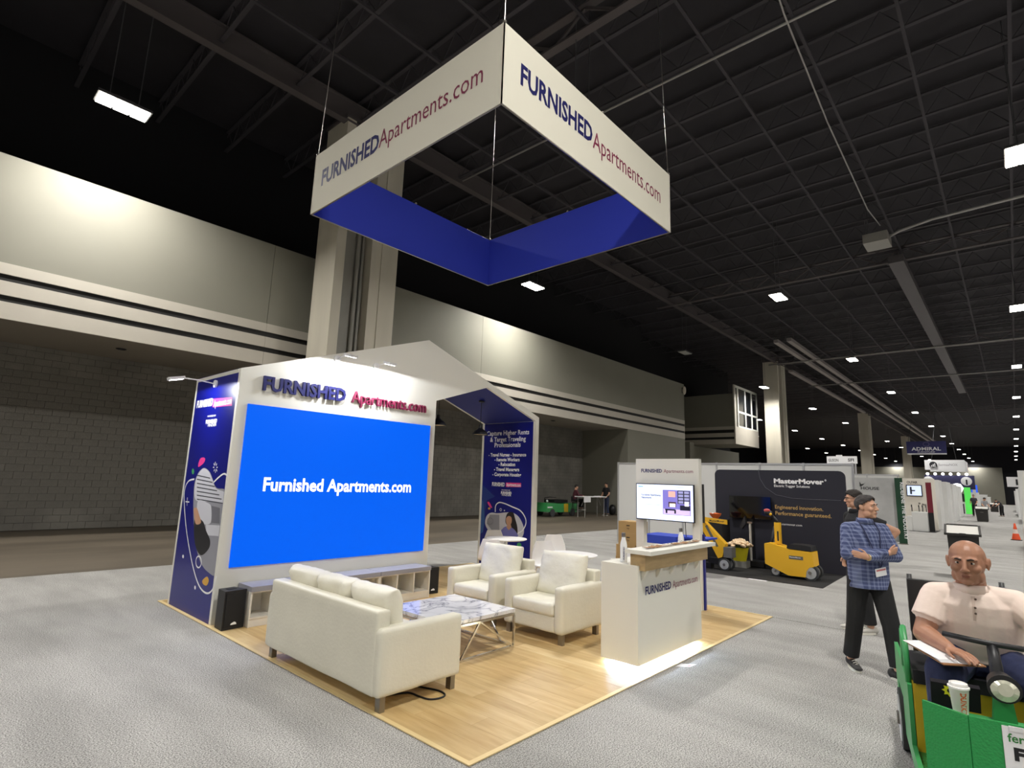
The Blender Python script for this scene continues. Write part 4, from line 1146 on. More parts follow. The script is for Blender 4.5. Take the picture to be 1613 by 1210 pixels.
obj('motor', cyl(NB(), (0, -.1, .12), (0, -.1, .68), .085, n=20), mat('motor_silver', rgb(120, 124, 122), .4, .5), t, bevel=.015, smooth=.7)
obj('lever', cyl(NB(), (0, -.02, .88), (0, -.14, .98), .02), STEEL, t, smooth=.7)
tag(obj('leaflet', bx(11.97, 12.05, 3.85, 4.2, .001, .004), PRINT_W), 'white leaflet at the front edge of the black mat', 'paper')
# ================================================================ people
def remeshed(name, bm, voxel, m, parent, iters=3, world=False):
    me = bpy.data.meshes.new('raw'); bmesh.ops.recalc_face_normals(bm, faces=bm.faces); bm.to_mesh(me); bm.free()
    o = bpy.data.objects.new('raw', me); COL.objects.link(o)
    md = o.modifiers.new('r', 'REMESH'); md.mode = 'VOXEL'; md.voxel_size = voxel; md.adaptivity = 0
    if iters:
        ms = o.modifiers.new('s', 'SMOOTH'); ms.factor = .5; ms.iterations = iters
    dg = bpy.context.evaluated_depsgraph_get()
    out = bpy.data.meshes.new_from_object(o.evaluated_get(dg))
    bpy.data.objects.remove(o, do_unlink=True); bpy.data.meshes.remove(me)
    return link(name, out, m, parent, world, smooth=True)
def cap(bm, p0, p1, r0, r1=None, n=14):
    r1 = r0 if r1 is None else r1
    p0, p1 = Vector(p0), Vector(p1)
    ball(bm, p0, r0, n, 8); ball(bm, p1, r1, n, 8)
    if (p1 - p0).length > 1e-4: cyl(bm, p0, p1, r0, r1, n)
def loft(bm, rings, n=18):
    rs = []
    for c, rx, ry in rings:
        c = Vector(c)
        rs.append([bm.verts.new(c + Vector((rx * math.cos(t), ry * math.sin(t), 0))) for t in [2 * math.pi * k / n for k in range(n)]])
    for a, b_ in zip(rs, rs[1:]):
        for k in range(n): bm.faces.new((a[k], a[(k + 1) % n], b_[(k + 1) % n], b_[k]))
    bm.faces.new(rs[0][::-1]); bm.faces.new(rs[-1])
def hand(bm, wrist, f, pn, side, curl=.35, s=1.0):
    wrist, f, pn, side = Vector(wrist), Vector(f).normalized(), Vector(pn).normalized(), Vector(side).normalized()
    rot = Matrix((side, f, pn)).transposed()
    ball(bm, wrist + f * .045 * s, (.040 * s, .052 * s, .017 * s), 14, 10, rot)
    for k, (off, L) in enumerate(((.030, .92), (.010, 1.06), (-.010, 1.0), (-.029, .8))):
        p = wrist + f * .080 * s + side * off * s; d = f + side * off * 1.6
        for seg, (ln_, r) in enumerate(((.038, .0098), (.027, .0090), (.022, .0082))):
            ang = curl * (seg + .6)
            dd = (d * math.cos(ang) + pn * math.sin(ang)).normalized()
            q = p + dd * ln_ * L * s
            cap(bm, p, q, r * s, (r - .0006) * s, 10); p = q
    p = wrist + f * .022 * s + side * .028 * s
    for dd, ln_, r in (((side * .75 + f * .6), .036, .012), ((side * .4 + f * .9 + pn * .3), .030, .0105), ((f + pn * .4), .024, .009)):
        dd = Vector(dd).normalized(); q = p + dd * ln_ * s; cap(bm, p, q, r * s, r * .9 * s, 10); p = q
def headmat(c, yaw, pitch=0, roll=0):
    return Matrix.Translation(Vector(c)) @ Matrix.Rotation(yaw, 4, 'Z') @ Matrix.Rotation(pitch, 4, 'X') @ Matrix.Rotation(roll, 4, 'Y')
def add_head(bm, M, s=1.0, wide=1.0):
    R3 = M.to_3x3()
    def P(p): return M @ (Vector(p) * s)
    def bl(p, r): ball(bm, P(p), Vector(r) * s, 16, 12, R3)
    bl((0, .012, .035), (.074 * wide, .094, .084)); bl((0, -.012, .0), (.070 * wide, .080, .095)); bl((0, -.030, -.050), (.056 * wide, .058, .066))
    bl((0, -.066, -.092), (.026, .022, .020))
    for sx in (-1, 1):
        bl((sx * .030, -.078, .030), (.030, .016, .010)); bl((sx * .040 * wide, -.064, -.020), (.024, .022, .024))
        bl((sx * .050 * wide, -.02, -.065), (.018, .034, .034))
        bl((sx * .077 * wide, .012, -.002), (.009, .020, .032)); bl((sx * .083 * wide, .020, .008), (.007, .014, .024))
        bl((sx * .012, -.103, -.028), (.010, .012, .008))
    cap(bm, P((0, -.088, .018)), P((0, -.108, -.022)), .009 * s, .013 * s, 12)
    bl((0, -.086, -.055), (.024, .010, .006)); bl((0, -.084, -.066), (.021, .010, .007))
    cap(bm, P((0, .022, -.05)), P((0, .035, -.135)), .058 * s * wide, .062 * s * wide)
def face_parts(t, M, s, brow, lip, iris=(60, 40, 28), beard=None, hair=None, glasses=False, wide=1.0, hairline=.06):
    def P(p): return M @ (Vector(p) * s)
    R3 = M.to_3x3()
    for sx in (-1, 1):
        e_ = obj('eye', ball(NB(), P((sx * .030, -.0795, .010)), Vector((.0125, .008, .0068)) * s, 12, 8, R3), mat('eye_white', rgb(205, 200, 192), .3), t, smooth=True)
        obj('iris', ball(NB(), P((sx * .030, -.0855, .010)), Vector((.0058, .003, .0058)) * s, 10, 6, R3), mat('iris_%d' % iris[0], rgb(*iris), .2), e_, smooth=True)
        bm = NB(); 
        tube(bm, [P((sx * .012, -.095, .0265)), P((sx * .030, -.094, .0325)), P((sx * .050, -.083, .028))], [.0045 * s, .0052 * s, .0028 * s], 8)
        obj('eyebrow', bm, brow, t, smooth=True)
    bm = NB(); ball(bm, P((0, -.0935, -.0565)), Vector((.021, .0045, .0035)) * s, 14, 8, R3); ball(bm, P((0, -.091, -.0645)), Vector((.018, .0045, .0042)) * s, 14, 8, R3)
    obj('lips', bm, lip, t, smooth=True)
    if hair:
        bm = NB(); ball(bm, (0, .014, .040), (.0775 * wide, .0965, .0865), 30, 22)
        bm.verts.ensure_lookup_table()
        kill = [v for v in bm.verts if v.co.z < (hairline - (v.co.y + .085) * .78 if v.co.y < .07 else hairline - .12)]
        bmesh.ops.delete(bm, geom=kill, context='VERTS')
        for v in bm.verts:
            v.co += v.co.normalized() * (.009 * noise.noise(v.co * 60) + .004 * noise.noise(v.co * 140))
            if v.co.y < -.02 and v.co.z > .075: v.co.z += .012 * min(1, (-v.co.y - .02) / .05); v.co.y -= .006
        bmesh.ops.solidify(bm, geom=list(bm.faces), thickness=-.006)
        for v in bm.verts: v.co = P(v.co)
        obj('hair', bm, hair, t, smooth=True)
    if glasses:
        bm = NB()
        for sx in (-1, 1):
            tube(bm, [P((sx * .031 + .021 * math.cos(a_), -.096, .010 + .015 * math.sin(a_))) for a_ in [k * math.pi / 6 for k in range(12)]], .0022 * s, 6, True)
            tube(bm, [P((sx * .052, -.094, .014)), P((sx * .078, -.04, .012)), P((sx * .082, .01, .010))], .0022 * s, 6)
        tube(bm, [P((-.010, -.098, .014)), P((.010, -.098, .014))], .0022 * s, 6)
        obj('glasses', bm, BLACK, t, smooth=True)
def shoe(t, p, yaw, m, sole, L=.29):
    p = Vector(p); R = Matrix.Rotation(yaw, 4, 'Z')
    def outline(k, n=20):
        out = []
        for i in range(n):
            a_ = 2 * math.pi * i / n
            y = -math.cos(a_) * L / 2 - .04; w_ = .047 * k * (1 + .12 * math.cos(a_)) * math.sin(a_)
            out.append((w_, y * (1 if k == 1 else .98)))
        return out
    bm = NB(); tr = lambda z: (lambda q: p + R @ Vector((q[0], q[1], z)))
    prism(bm, outline(1.0), tr(0.002), tr(.026)); so = obj('sole', bm, sole, None)
    bm = NB()
    for i in range(9):
        f = i / 8; y = .085 - f * .24
        h = .075 - .045 * f ** 1.3
        ball(bm, p + R @ Vector((0, y, .022 + h * .45)), (.040 + .006 * math.sin(f * 3), .045, h * .62), 14, 8, R.to_3x3())
    sh_ = remeshed('shoe', bm, .007, m, t, 2)
    so.parent = sh_
    lc = NB()
    for k in range(3):
        c = p + R @ Vector((0, -.055 - .028 * k, .088 - .012 * k)); v = R @ Vector((.024, 0, 0))
        tube(lc, [c - v - Vector((0, 0, .008)), c + Vector((0, 0, .004)), c + v - Vector((0, 0, .008))], .004, 6)
    o = obj('laces', lc, sole, None, smooth=True); o.parent = sh_

def person(label, loc, rz, J, skin, top, bottom, shoe_m, sole_m, sleeve, hd, chest=(.185, .125), belly=(.17, .125), group=None,
           voxel=.006, hem=None, legr=(.088, .066, .052), face=None, hands=None, armr=(.056, .046, .033), loose=.012, headscale=1.0, wide=1.0, feet=None):
    t = thing('person', label, 'person', loc, rz, group)
    V = {k: Vector(v) for k, v in J.items()}
    bm = NB()
    pel, ch, nk = V['pelvis'], V['chest'], V['neck']
    mid = (pel + ch) / 2
    def torso(b_, g):
        loft(b_, [(pel + Vector((0, 0, -.10)), .13 + g, .09 + g), (pel, belly[0] * .97 + g, belly[1] * .95 + g), (mid, belly[0] + g, belly[1] + g), (ch, chest[0] + g, chest[1] + g),
                  (ch + (nk - ch) * .5, chest[0] * .90 + g, chest[1] * .88 + g), (ch + (nk - ch) * .8, chest[0] * .58 + g, chest[1] * .66 + g), (nk + Vector((0, 0, .01)), .065 + g * .6, .06 + g * .6)])
    torso(bm, 0)
    M = headmat(*hd); add_head(bm, M, headscale, wide)
    cap(bm, nk - Vector((0, 0, .03)), M @ Vector((0, .03, -.09)), .062 * wide, .057 * wide)
    for s_ in 'RL':
        sh, el, wr = V['sh' + s_], V['el' + s_], V['wr' + s_]
        cap(bm, nk + Vector((0, 0, -.045)), sh, .055, armr[0])
        cap(bm, sh, el, armr[0], armr[1]); cap(bm, el, el + (wr - el) * .35, armr[1], armr[1] * .98); cap(bm, el + (wr - el) * .35, wr, armr[1] * .98, armr[2] * .82)
        h_ = (hands or {}).get(s_)
        if h_: hand(bm, wr, *h_)
        hp, kn, an = V['hip' + s_], V['kn' + s_], V['an' + s_]
        cap(bm, hp, kn, legr[0], legr[1]); cap(bm, kn, kn + (an - kn) * .35, legr[1], legr[1] * .95); cap(bm, kn + (an - kn) * .35, an, legr[1] * .95, legr[2] * .8)
    remeshed('body', bm, voxel, skin, t, 2)
    # top
    bm = NB(); g = loose
    torso(bm, g)
    if hem: loft(bm, [(Vector((pel.x, pel.y, hem)), belly[0] + g * 1.2, belly[1] + g * 1.2), (Vector((pel.x, pel.y, hem + .06)), belly[0] + g, belly[1] + g), (mid, belly[0] + g, belly[1] + g)])
    for s_ in 'RL':
        sh, el, wr = V['sh' + s_], V['el' + s_], V['wr' + s_]
        cap(bm, nk + Vector((0, 0, -.045)), sh + Vector((0, 0, .004)), .055 + g * .7, armr[0] + g * .6)
        if sleeve == 'long':
            cap(bm, sh, el, armr[0] + g, armr[1] + g * 1.1); cap(bm, el, el + (wr - el) * .92, armr[1] + g, armr[2] + g * .7)
        else:
            e_ = sh + (el - sh) * .62; cyl(bm, sh, e_, armr[0] + g * .8, armr[0] + g * 1.5, 18); cap(bm, sh, sh + (el - sh) * .5, armr[0] + g * .7, armr[0] + g * .8)
    shirt = remeshed('shirt', bm, voxel + .002, top, t, 3)
    # bottom
    bm = NB()
    loft(bm, [(pel + Vector((0, 0, -.13)), .15, .11), (pel + Vector((0, 0, -.04)), belly[0] + .004, belly[1] + .0), (pel + Vector((0, 0, .06)), belly[0] - .002, belly[1] - .004)])
    for s_ in 'RL':
        hp, kn, an = V['hip' + s_], V['kn' + s_], V['an' + s_]
        cap(bm, hp, kn, legr[0] + .018, legr[1] + .017); cap(bm, kn, kn + (an - kn) * .4, legr[1] + .016, legr[1] + .012)
        cyl(bm, kn, an + (kn - an) * .05, legr[1] + .014, legr[2] + .024, 16)
    remeshed('trousers', bm, voxel + .003, bottom, t, 2)
    for s_ in 'RL':
        if feet and s_ in feet: shoe(t, feet[s_][0], feet[s_][1], shoe_m, sole_m)
    if face: face_parts(t, M, headscale, wide=wide, **face)
    return t, M, shirt

SKIN_A = mat('skin_tan', rgb(204, 156, 128), .5, noise_s=9, amt=.08)
SKIN_C = mat('skin_brown', rgb(172, 124, 98), .45, noise_s=10, amt=.12)
LIP = mat('lips_a', rgb(172, 112, 100), .5); LIPC = mat('lips_c', rgb(136, 84, 70), .5)
BLKT = mat('black_trousers', rgb(22, 22, 24), .85, bump_s=20, bump=.2)
DENIM = mat('dark_denim', rgb(40, 48, 84), .85, noise_s=16, amt=.25, bump_s=14, bump=.3)
BLKS = mat('black_polo', rgb(24, 24, 28), .85, bump_s=18, bump=.2)
PINKT = mat('pale_pink_cotton', rgb(240, 220, 208), .85, noise_s=5, amt=.06, bump_s=9, bump=.35)
SOLE = mat('white_sole', rgb(222, 218, 206), .6); SHOEB = mat('black_shoe', rgb(30, 28, 28), .6); SHOEG = mat('grey_shoe', rgb(186, 182, 174), .7)
HAIRD = mat('hair_dark', rgb(50, 42, 37), .55, noise_s=60, amt=.5, bump_s=150, bump=.8); HAIRG = mat('hair_greying', rgb(70, 64, 62), .6, noise_s=30, col2=rgb(40, 36, 36), bump_s=150, bump=.8)
# plaid cotton: two sets of crossing pale lines on blue
m = mat('plaid_shirt', rgb(92, 104, 150), .85)
nt = m.node_tree; b = nt.nodes['Principled BSDF']; tc = nt.nodes.new('ShaderNodeTexCoord')
sep = nt.nodes.new('ShaderNodeSeparateXYZ'); nt.links.new(tc.outputs['Object'], sep.inputs[0])
def wv(sock, fr, lo):
    mu = nt.nodes.new('ShaderNodeMath'); mu.operation = 'MULTIPLY'; mu.inputs[1].default_value = fr; nt.links.new(sock, mu.inputs[0])
    fr_ = nt.nodes.new('ShaderNodeMath'); fr_.operation = 'FRACT'; nt.links.new(mu.outputs[0], fr_.inputs[0])
    gt = nt.nodes.new('ShaderNodeMath'); gt.operation = 'GREATER_THAN'; gt.inputs[1].default_value = lo; nt.links.new(fr_.outputs[0], gt.inputs[0])
    return gt.outputs[0]
ad = nt.nodes.new('ShaderNodeMath'); ad.operation = 'ADD'; nt.links.new(sep.outputs['X'], ad.inputs[0]); nt.links.new(sep.outputs['Y'], ad.inputs[1])
w1, w2 = wv(sep.outputs['Z'], 26, .62), wv(ad.outputs[0], 26, .62)
sm = nt.nodes.new('ShaderNodeMath'); sm.operation = 'ADD'; nt.links.new(w1, sm.inputs[0]); nt.links.new(w2, sm.inputs[1])
dv = nt.nodes.new('ShaderNodeMath'); dv.operation = 'MULTIPLY'; dv.inputs[1].default_value = .5; nt.links.new(sm.outputs[0], dv.inputs[0])
rp = nt.nodes.new('ShaderNodeValToRGB'); rp.color_ramp.elements[0].color = (*rgb(66, 76, 116), 1); rp.color_ramp.elements[1].color = (*rgb(128, 138, 172), 1)
nt.links.new(dv.outputs[0], rp.inputs['Fac']); nt.links.new(rp.outputs['Color'], b.inputs['Base Color'])
PLAID = m

# ---- man in the plaid shirt, arms crossed
thA = math.atan2(-.816, .566)
JA = dict(pelvis=(0, .0, .96), chest=(0, 0.0, 1.30), neck=(0, .01, 1.50), shR=(-.168, .01, 1.425), elR=(-.225, -.07, 1.17), wrR=(.10, -.215, 1.215),
          shL=(.168, .01, 1.425), elL=(.235, -.09, 1.175), wrL=(-.09, -.225, 1.165), hipR=(-.095, .02, .90), knR=(-.125, .08, .50), anR=(-.14, .20, .10),
          hipL=(.095, -.0, .90), knL=(.125, -.11, .50), anL=(.138, -.16, .10))
ta, MA, shA = person('man in a blue plaid shirt standing with crossed arms', (6.97, 1.215, 0), thA, JA, SKIN_A, PLAID, BLKT, SHOEB, SOLE, 'long',
    ((.025, -.012, 1.655), math.radians(38), math.radians(-2)), hem=.84, chest=(.185, .125), belly=(.178, .13), loose=.016,
    hands={'R': ((.9, .25, .25), (-.1, .9, -.2), (.2, -.1, 1), .5, .95), 'L': ((-.9, .1, .2), (0, 1, 0), (0, 0, 1), .3, .9)},
    feet={'R': ((-.14, .17, 0), -.1), 'L': ((.138, -.19, 0), .45)}, legr=(.088, .066, .05),
    face=dict(brow=HAIRD, lip=LIP, hair=HAIRG, hairline=.078))
bm = NB(); loft(bm, [((0, -.0, 1.485), .088, .085), ((0, -.002, 1.52), .078, .078), ((0, .004, 1.545), .069, .072), ((0, .004, 1.53), .066, .069), ((0, 0, 1.49), .07, .07)])
obj('collar', bm, PLAID, ta, smooth=True)
obj('cuff', cyl(NB(), (-.045, -.205, 1.168), (-.075, -.218, 1.166), .038, .038, 16), PLAID, ta, smooth=.8)
obj('watch', cyl(NB(), (-.084, -.222, 1.165), (-.10, -.228, 1.164), .034, .034, 16), mat('watch_gold', rgb(196, 176, 130), .35, .6), ta, smooth=.8)
LAN = mat('lanyard_navy', rgb(40, 46, 80), .8)
obj('lanyard', tube(NB(), [(-.075, .0, 1.535), (-.07, -.125, 1.43), (-.02, -.165, 1.26), (.02, -.20, 1.10), (.04, -.162, 1.06)], .006, 6), LAN, ta, smooth=True)
obj('lanyard', tube(NB(), [(.075, .0, 1.535), (.08, -.125, 1.42), (.06, -.165, 1.26), (.045, -.20, 1.10), (.04, -.162, 1.06)], .006, 6), LAN, ta, smooth=True)
bm = NB(); obox(bm, (.045, -.163, 1.02), (.058, .014, .012), (.0, .002, 0), (-.006, -.006, .04)); bd = obj('name_badge', bm, PRINT_W, ta)
bm = NB(); obox(bm, (.045, -.1665, 1.04), (.05, .012, .01), (0, .001, 0), (-.001, -.001, .008)); obj('badge_stripe', bm, mat('badge_pink', rgb(206, 120, 120), .6), bd)

# ---- man in the black polo behind him, hand on hip
JB = dict(pelvis=(0, 0, 1.0), chest=(0, 0, 1.34), neck=(0, .01, 1.55), shR=(-.17, 0, 1.475), elR=(-.19, .03, 1.19), wrR=(-.16, -.08, .95), shL=(.17, .02, 1.475), elL=(.30, .33, 1.32), wrL=(.20, .14, 1.06),
          hipR=(-.095, 0, .93), knR=(-.11, -.03, .51), anR=(-.12, 0, .10), hipL=(.095, 0, .93), knL=(.11, -.02, .51), anL=(.12, .02, .10))
thB = math.atan2(-.645, -.74)
tb, MB_, shB = person('man in a black polo and glasses with a hand on his hip', (8.88, 1.645, 0), thB, JB, SKIN_A, BLKS, BLKT, SHOEG, SOLE, 'short',
    ((0, -.015, 1.715), math.radians(-18), math.radians(3)), hem=.93, loose=.014,
    hands={'R': ((.1, -.3, -1), (1, 0, 0), (0, -1, 0), .3, .95), 'L': ((-.5, -.8, -.3), (-.3, .3, -.8), (-.6, .4, .5), .4, .95)},
    feet={'R': ((-.12, -.03, 0), -.15), 'L': ((.12, -.01, 0), .1)}, face=dict(brow=HAIRD, lip=LIP, hair=HAIRD, hairline=.072, glasses=True))
bm = NB(); loft(bm, [((0, -.0, 1.53), .088, .085), ((0, -.002, 1.57), .077, .077), ((0, .004, 1.585), .069, .072), ((0, .004, 1.57), .066, .069), ((0, 0, 1.53), .07, .07)])
obj('collar', bm, BLKS, tb, smooth=True)

# ================================================================ green utility cart and its driver
DV, NV = Vector((.981, .194, 0)), Vector((-.194, .981, 0))
CO = DV * 4.5 + NV * (-.62)
thC = math.atan2(-.981, .194)
CT = thing('utility_cart', 'green and yellow electric utility cart at the right, facing the camera', 'cart', (CO.x, CO.y, 0), thC)
GRN = mat('cart_green', rgb(58, 150, 84), .4); GRN2 = mat('cart_green_plate', rgb(40, 150, 76), .38)
# raised tread pattern on the plate
nt = GRN2.node_tree; b = nt.nodes['Principled BSDF']; tc = nt.nodes.new('ShaderNodeTexCoord'); mp = nt.nodes.new('ShaderNodeMapping')
mp.inputs['Rotation'].default_value = (0, math.radians(45), 0); mp.inputs['Scale'].default_value = (95, 40, 95)
nt.links.new(tc.outputs['Object'], mp.inputs['Vector']); ck = nt.nodes.new('ShaderNodeTexVoronoi'); ck.inputs['Scale'].default_value = 1.0
nt.links.new(mp.outputs['Vector'], ck.inputs['Vector']); bp = nt.nodes.new('ShaderNodeBump'); bp.inputs['Strength'].default_value = .45; bp.inputs['Distance'].default_value = .006; bp.invert = True
nt.links.new(ck.outputs['Distance'], bp.inputs['Height']); nt.links.new(bp.outputs['Normal'], b.inputs['Normal'])
CYEL = mat('cart_yellow', rgb(214, 180, 40), .45)
W = .34
# floor pan, chassis
obj('floor_pan', bx(-W + .02, W - .02, -.80, .06, .20, .24), GRN2, CT)
obj('chassis', bx(-W + .06, W - .06, -.5, 1.05, .14, .1995), BLACK, CT)
# front shield: chamfered plate, each facet its own plate
fp = [(-W, -.69), (-.168, -.82), (.168, -.82), (W, -.69)]
for a, c in zip(fp, fp[1:]):
    a, c = Vector((a[0], a[1], 0)), Vector((c[0], c[1], 0)); dd = (c - a).normalized(); nn = Vector((-dd.y, dd.x, 0))
    bm = NB(); obox(bm, (a + c) / 2 + nn * .008 + Vector((0, 0, .45)), dd * ((c - a).length / 2 - .002), nn * .008, Vector((0, 0, .30)))
    obj('front_plate', bm, GRN2, CT)
obj('front_tray', prism_z([(-W + .03, -.66), (-.155, -.79), (.155, -.79), (W - .03, -.66), (W - .03, -.52), (-W + .03, -.52)], .66, .68), GRN, CT)
for sx in (-1, 1):
    # low side strip at the foot well, and rear side panel
    obj('step_side', bx(sx * W - .012, sx * W + .012, -.68, .05, .16, .27), GRN, CT)
    obj('side_panel', prism(NB(), [(.05, .16), (.05, .62), (.5, .66), (1.14, .64), (1.14, .20), (.95, .18), (.95, .40), (.55, .40), (.55, .16)], lambda p: (sx * W - .012, p[0], p[1]), lambda p: (sx * W + .012, p[0], p[1])), GRN, CT)
    wheel(CT, (sx * (W - .02), .75, .20), .20, .10)
    obj('side_rail', tube(NB(), [(sx * W, .10, .62), (sx * W, .14, .80), (sx * W, .24, .93), (sx * W, .32, .90), (sx * W, .36, .66)], .018, 8), GRN, CT, smooth=True)
wheel(CT, (0, -.42, .15), .15, .09)
obj('seat_box', bx(-W + .015, W - .015, .05, .75, .24, .64), CYEL, CT, bevel=.006)
obj('bed', bx(-W + .015, W - .015, .7505, 1.13, .5, .54), GRN2, CT)
obj('seat_cushion', bx(-W + .02, W - .02, .02, .56, .641, .72), BLACK, CT, bevel=.025, seg=3, smooth=.8)
obj('seat_back', bx(-.27, .29, .58, .64, .84, 1.20), BLACK, CT, bevel=.025, seg=3, smooth=.8)
for sx in (-.25, .27):
    obj('back_post', tube(NB(), [(sx, .61, .64), (sx, .64, .9), (sx, .655, 1.23)], .016, 8), BLACK, CT, smooth=True)
obj('column', tube(NB(), [(0, -.60, .24), (0, -.60, .8), (0, -.56, .95), (0, -.52, 1.04)], [.035, .035, .028, .024]), BLACK, CT, smooth=True)
obj('steering_bar', tube(NB(), [(-.20, -.47, 1.055), (-.08, -.52, 1.05), (0, -.53, 1.045), (.10, -.52, 1.04), (.30, -.46, 1.02)], .014, 10), BLACK, CT, smooth=True)
hl = obj('headlamp', cyl(NB(), (0, -.63, .885), (0, -.715, .875), .055, .068, 24), BLACK, CT, smooth=.7)
obj('headlamp_glass', lathe(NB(), [(0, .022), (.03, .018), (.056, 0), (0, 0)], n=20), mat('headlamp_glass', rgb(210, 210, 190), .15, .3), hl)
g = [c for c in hl.children][0]; g.location = (0, -.716, .875); g.rotation_euler = (math.radians(90 - 6), 0, 0)
obj('lamp_bracket', prism_y([(-.05, .68), (.05, .68), (.035, .82), (-.035, .82)], -.66, -.62), GRN, CT)
bm = NB(); obox(bm, (-.175, -.50, .75), (.105, 0, 0), (0, .012, .006), (0, -.02, .065)); obj('dash_plate', bm, mat('matt_dash', rgb(40, 38, 42), .9, spec=.1), CT)
sun = []
for k in range(16):
    a_ = k * math.pi / 8; r_ = .022 if k % 2 else .034
    sun.append((-.20 + r_ * math.cos(a_), .775 + r_ * math.sin(a_)))
bm = prism(NB(), sun, lambda p: (p[0], -.5185 - (p[1] - .755) * .27, p[1]), lambda p: (p[0], -.5205 - (p[1] - .755) * .27, p[1])); obj('sun_emblem', bm, mat('emblem_yellow', rgb(240, 220, 40), .5), CT)
bm = prism(NB(), oval(-.20, .775, .011, .011, 12), lambda p: (p[0], -.5206 - (p[1] - .755) * .27, p[1]), lambda p: (p[0], -.5222 - (p[1] - .755) * .27, p[1])); obj('emblem_centre', bm, BLACK, CT)
# notice sheet on the front plate
sg = obj('notice_sheet', bx(-.045, .30, -.8265, -.8215, .38, .74), PRINT_W, CT)
DG = mat('notice_green', rgb(50, 130, 60), .6)
def ctext(body, m_, x, z, w_, h_, bold):
    me = text_mesh(body, bold); xs = [v.co.x for v in me.vertices]; x0, x1 = min(xs), max(xs)
    for v in me.vertices: v.co = Vector((x + (v.co.x - x0) * w_ / (x1 - x0), -.8275, z + v.co.y * h_ / .69))
    o = link('notice_text', me, m_, sg); return o
ctext('fern', DG, -.028, .675, .085, .036, .02); ctext('FF', BLACK, -.01, .60, .075, .05, .06); ctext('2', BLACK, .05, .50, .04, .052, .06)
obj('tape_roll', bx(-.02, .1, -.835, -.8275, .725, .745), mat('clear_tape', rgb(220, 220, 222), .2), CT)

# driver
JC = dict(pelvis=(0.0, .28, .80), chest=(-.01, .16, 1.04), neck=(-.02, .09, 1.255), shR=(-.20, .10, 1.175), elR=(-.285, .02, .95), wrR=(-.19, -.20, .925),
          shL=(.19, .10, 1.175), elL=(.35, -.06, 1.02), wrL=(.27, -.33, 1.04), hipR=(-.11, .24, .79), knR=(-.22, -.20, .785), anR=(-.23, -.26, .36), hipL=(.11, .24, .79), knL=(.22, -.20, .785), anL=(.23, -.26, .36))
tcn, MC, shC = person('bald man in a pale pink shirt driving the green cart', (CO.x + .04 * math.cos(thC), CO.y + .04 * math.sin(thC), 0), thC, JC, SKIN_C, PINKT, DENIM, SHOEB, SOLE, 'short',
    ((-.03, .03, 1.40), math.radians(-16), math.radians(4)), chest=(.225, .165), belly=(.215, .19), hem=.80, loose=.016, voxel=.005, headscale=1.12, wide=1.12,
    hands={'R': ((.62, -.78, -.05), (0, -.05, -1), (-.7, -.6, 0), .28, 1.05), 'L': ((-.75, -.55, .1), (0, .5, -.8), (-.2, .3, .9), .75, 1.05)},
    armr=(.068, .058, .042), legr=(.105, .082, .06), feet={'R': ((-.23, -.30, .245), 0), 'L': ((.23, -.30, .245), 0)},
    face=dict(brow=mat('brow_dark', rgb(50, 34, 28), .7), lip=LIPC, iris=(40, 26, 20)))
bm = NB(); loft(bm, [((-.02, .095, 1.215), .108, .112), ((-.02, .085, 1.25), .093, .098), ((-.02, .082, 1.272), .086, .092), ((-.02, .082, 1.262), .08, .086), ((-.02, .09, 1.22), .085, .09)])
obj('collar', bm, PINKT, tcn, smooth=True)
PLK = mat('placket', rgb(214, 192, 178), .85)
# placket and buttons follow the chest by casting onto the shirt
def onto(x, z):
    bm = bmesh.new(); bm.from_mesh(shC.data)
    best = None
    for v in bm.verts:
        if abs(v.co.x - x) < .014 and abs(v.co.z - z) < .014 and (best is None or v.co.y < best.y): best = v.co.copy()
    bm.free(); return best if best else Vector((x, -.04, z))
for z in (1.205, 1.155, 1.10):
    p = onto(-.03, z); obj('button', cyl(NB(), p + Vector((0, .004, 0)), p + Vector((0, -.004, 0)), .0065, n=10), mat('button_brown', rgb(90, 72, 62), .5), tcn)
pts = [onto(-.03 + dx, z) + Vector((0, -.0015, 0)) for z in (1.22, 1.16, 1.10, 1.06) for dx in (-.018, .018)]
bm = NB(); vv = [bm.verts.new(p) for p in pts]
for k in range(3): bm.faces.new((vv[2 * k], vv[2 * k + 1], vv[2 * k + 3], vv[2 * k + 2]))
obj('placket', bm, PLK, tcn)
# clipboard under his hand
t = thing('clipboard', 'brown clipboard with white papers on the driver\'s lap', 'clipboard', (CO.x, CO.y, .0), thC)
R3 = Matrix.Rotation(math.radians(28), 3, 'Z') @ Matrix.Rotation(math.radians(6), 3, 'X')
cc = Vector((-.17, -.19, .885))
bm = NB(); obox(bm, cc, R3 @ Vector((.115, 0, 0)), R3 @ Vector((0, .155, 0)), R3 @ Vector((0, 0, .003))); obj('board', bm, mat('hardboard', rgb(150, 106, 70), .6), t)
for k in range(4):
    bm = NB(); r2 = R3 @ Matrix.Rotation(.05 * (k - 1.5), 3, 'Z'); obox(bm, cc + R3 @ Vector((-.006 * k, .012 * k, .005 + .0022 * k)), r2 @ Vector((.105, 0, 0)), r2 @ Vector((0, .14, 0)), r2 @ Vector((0, 0, .0007))); obj('paper', bm, PRINT_W, t)
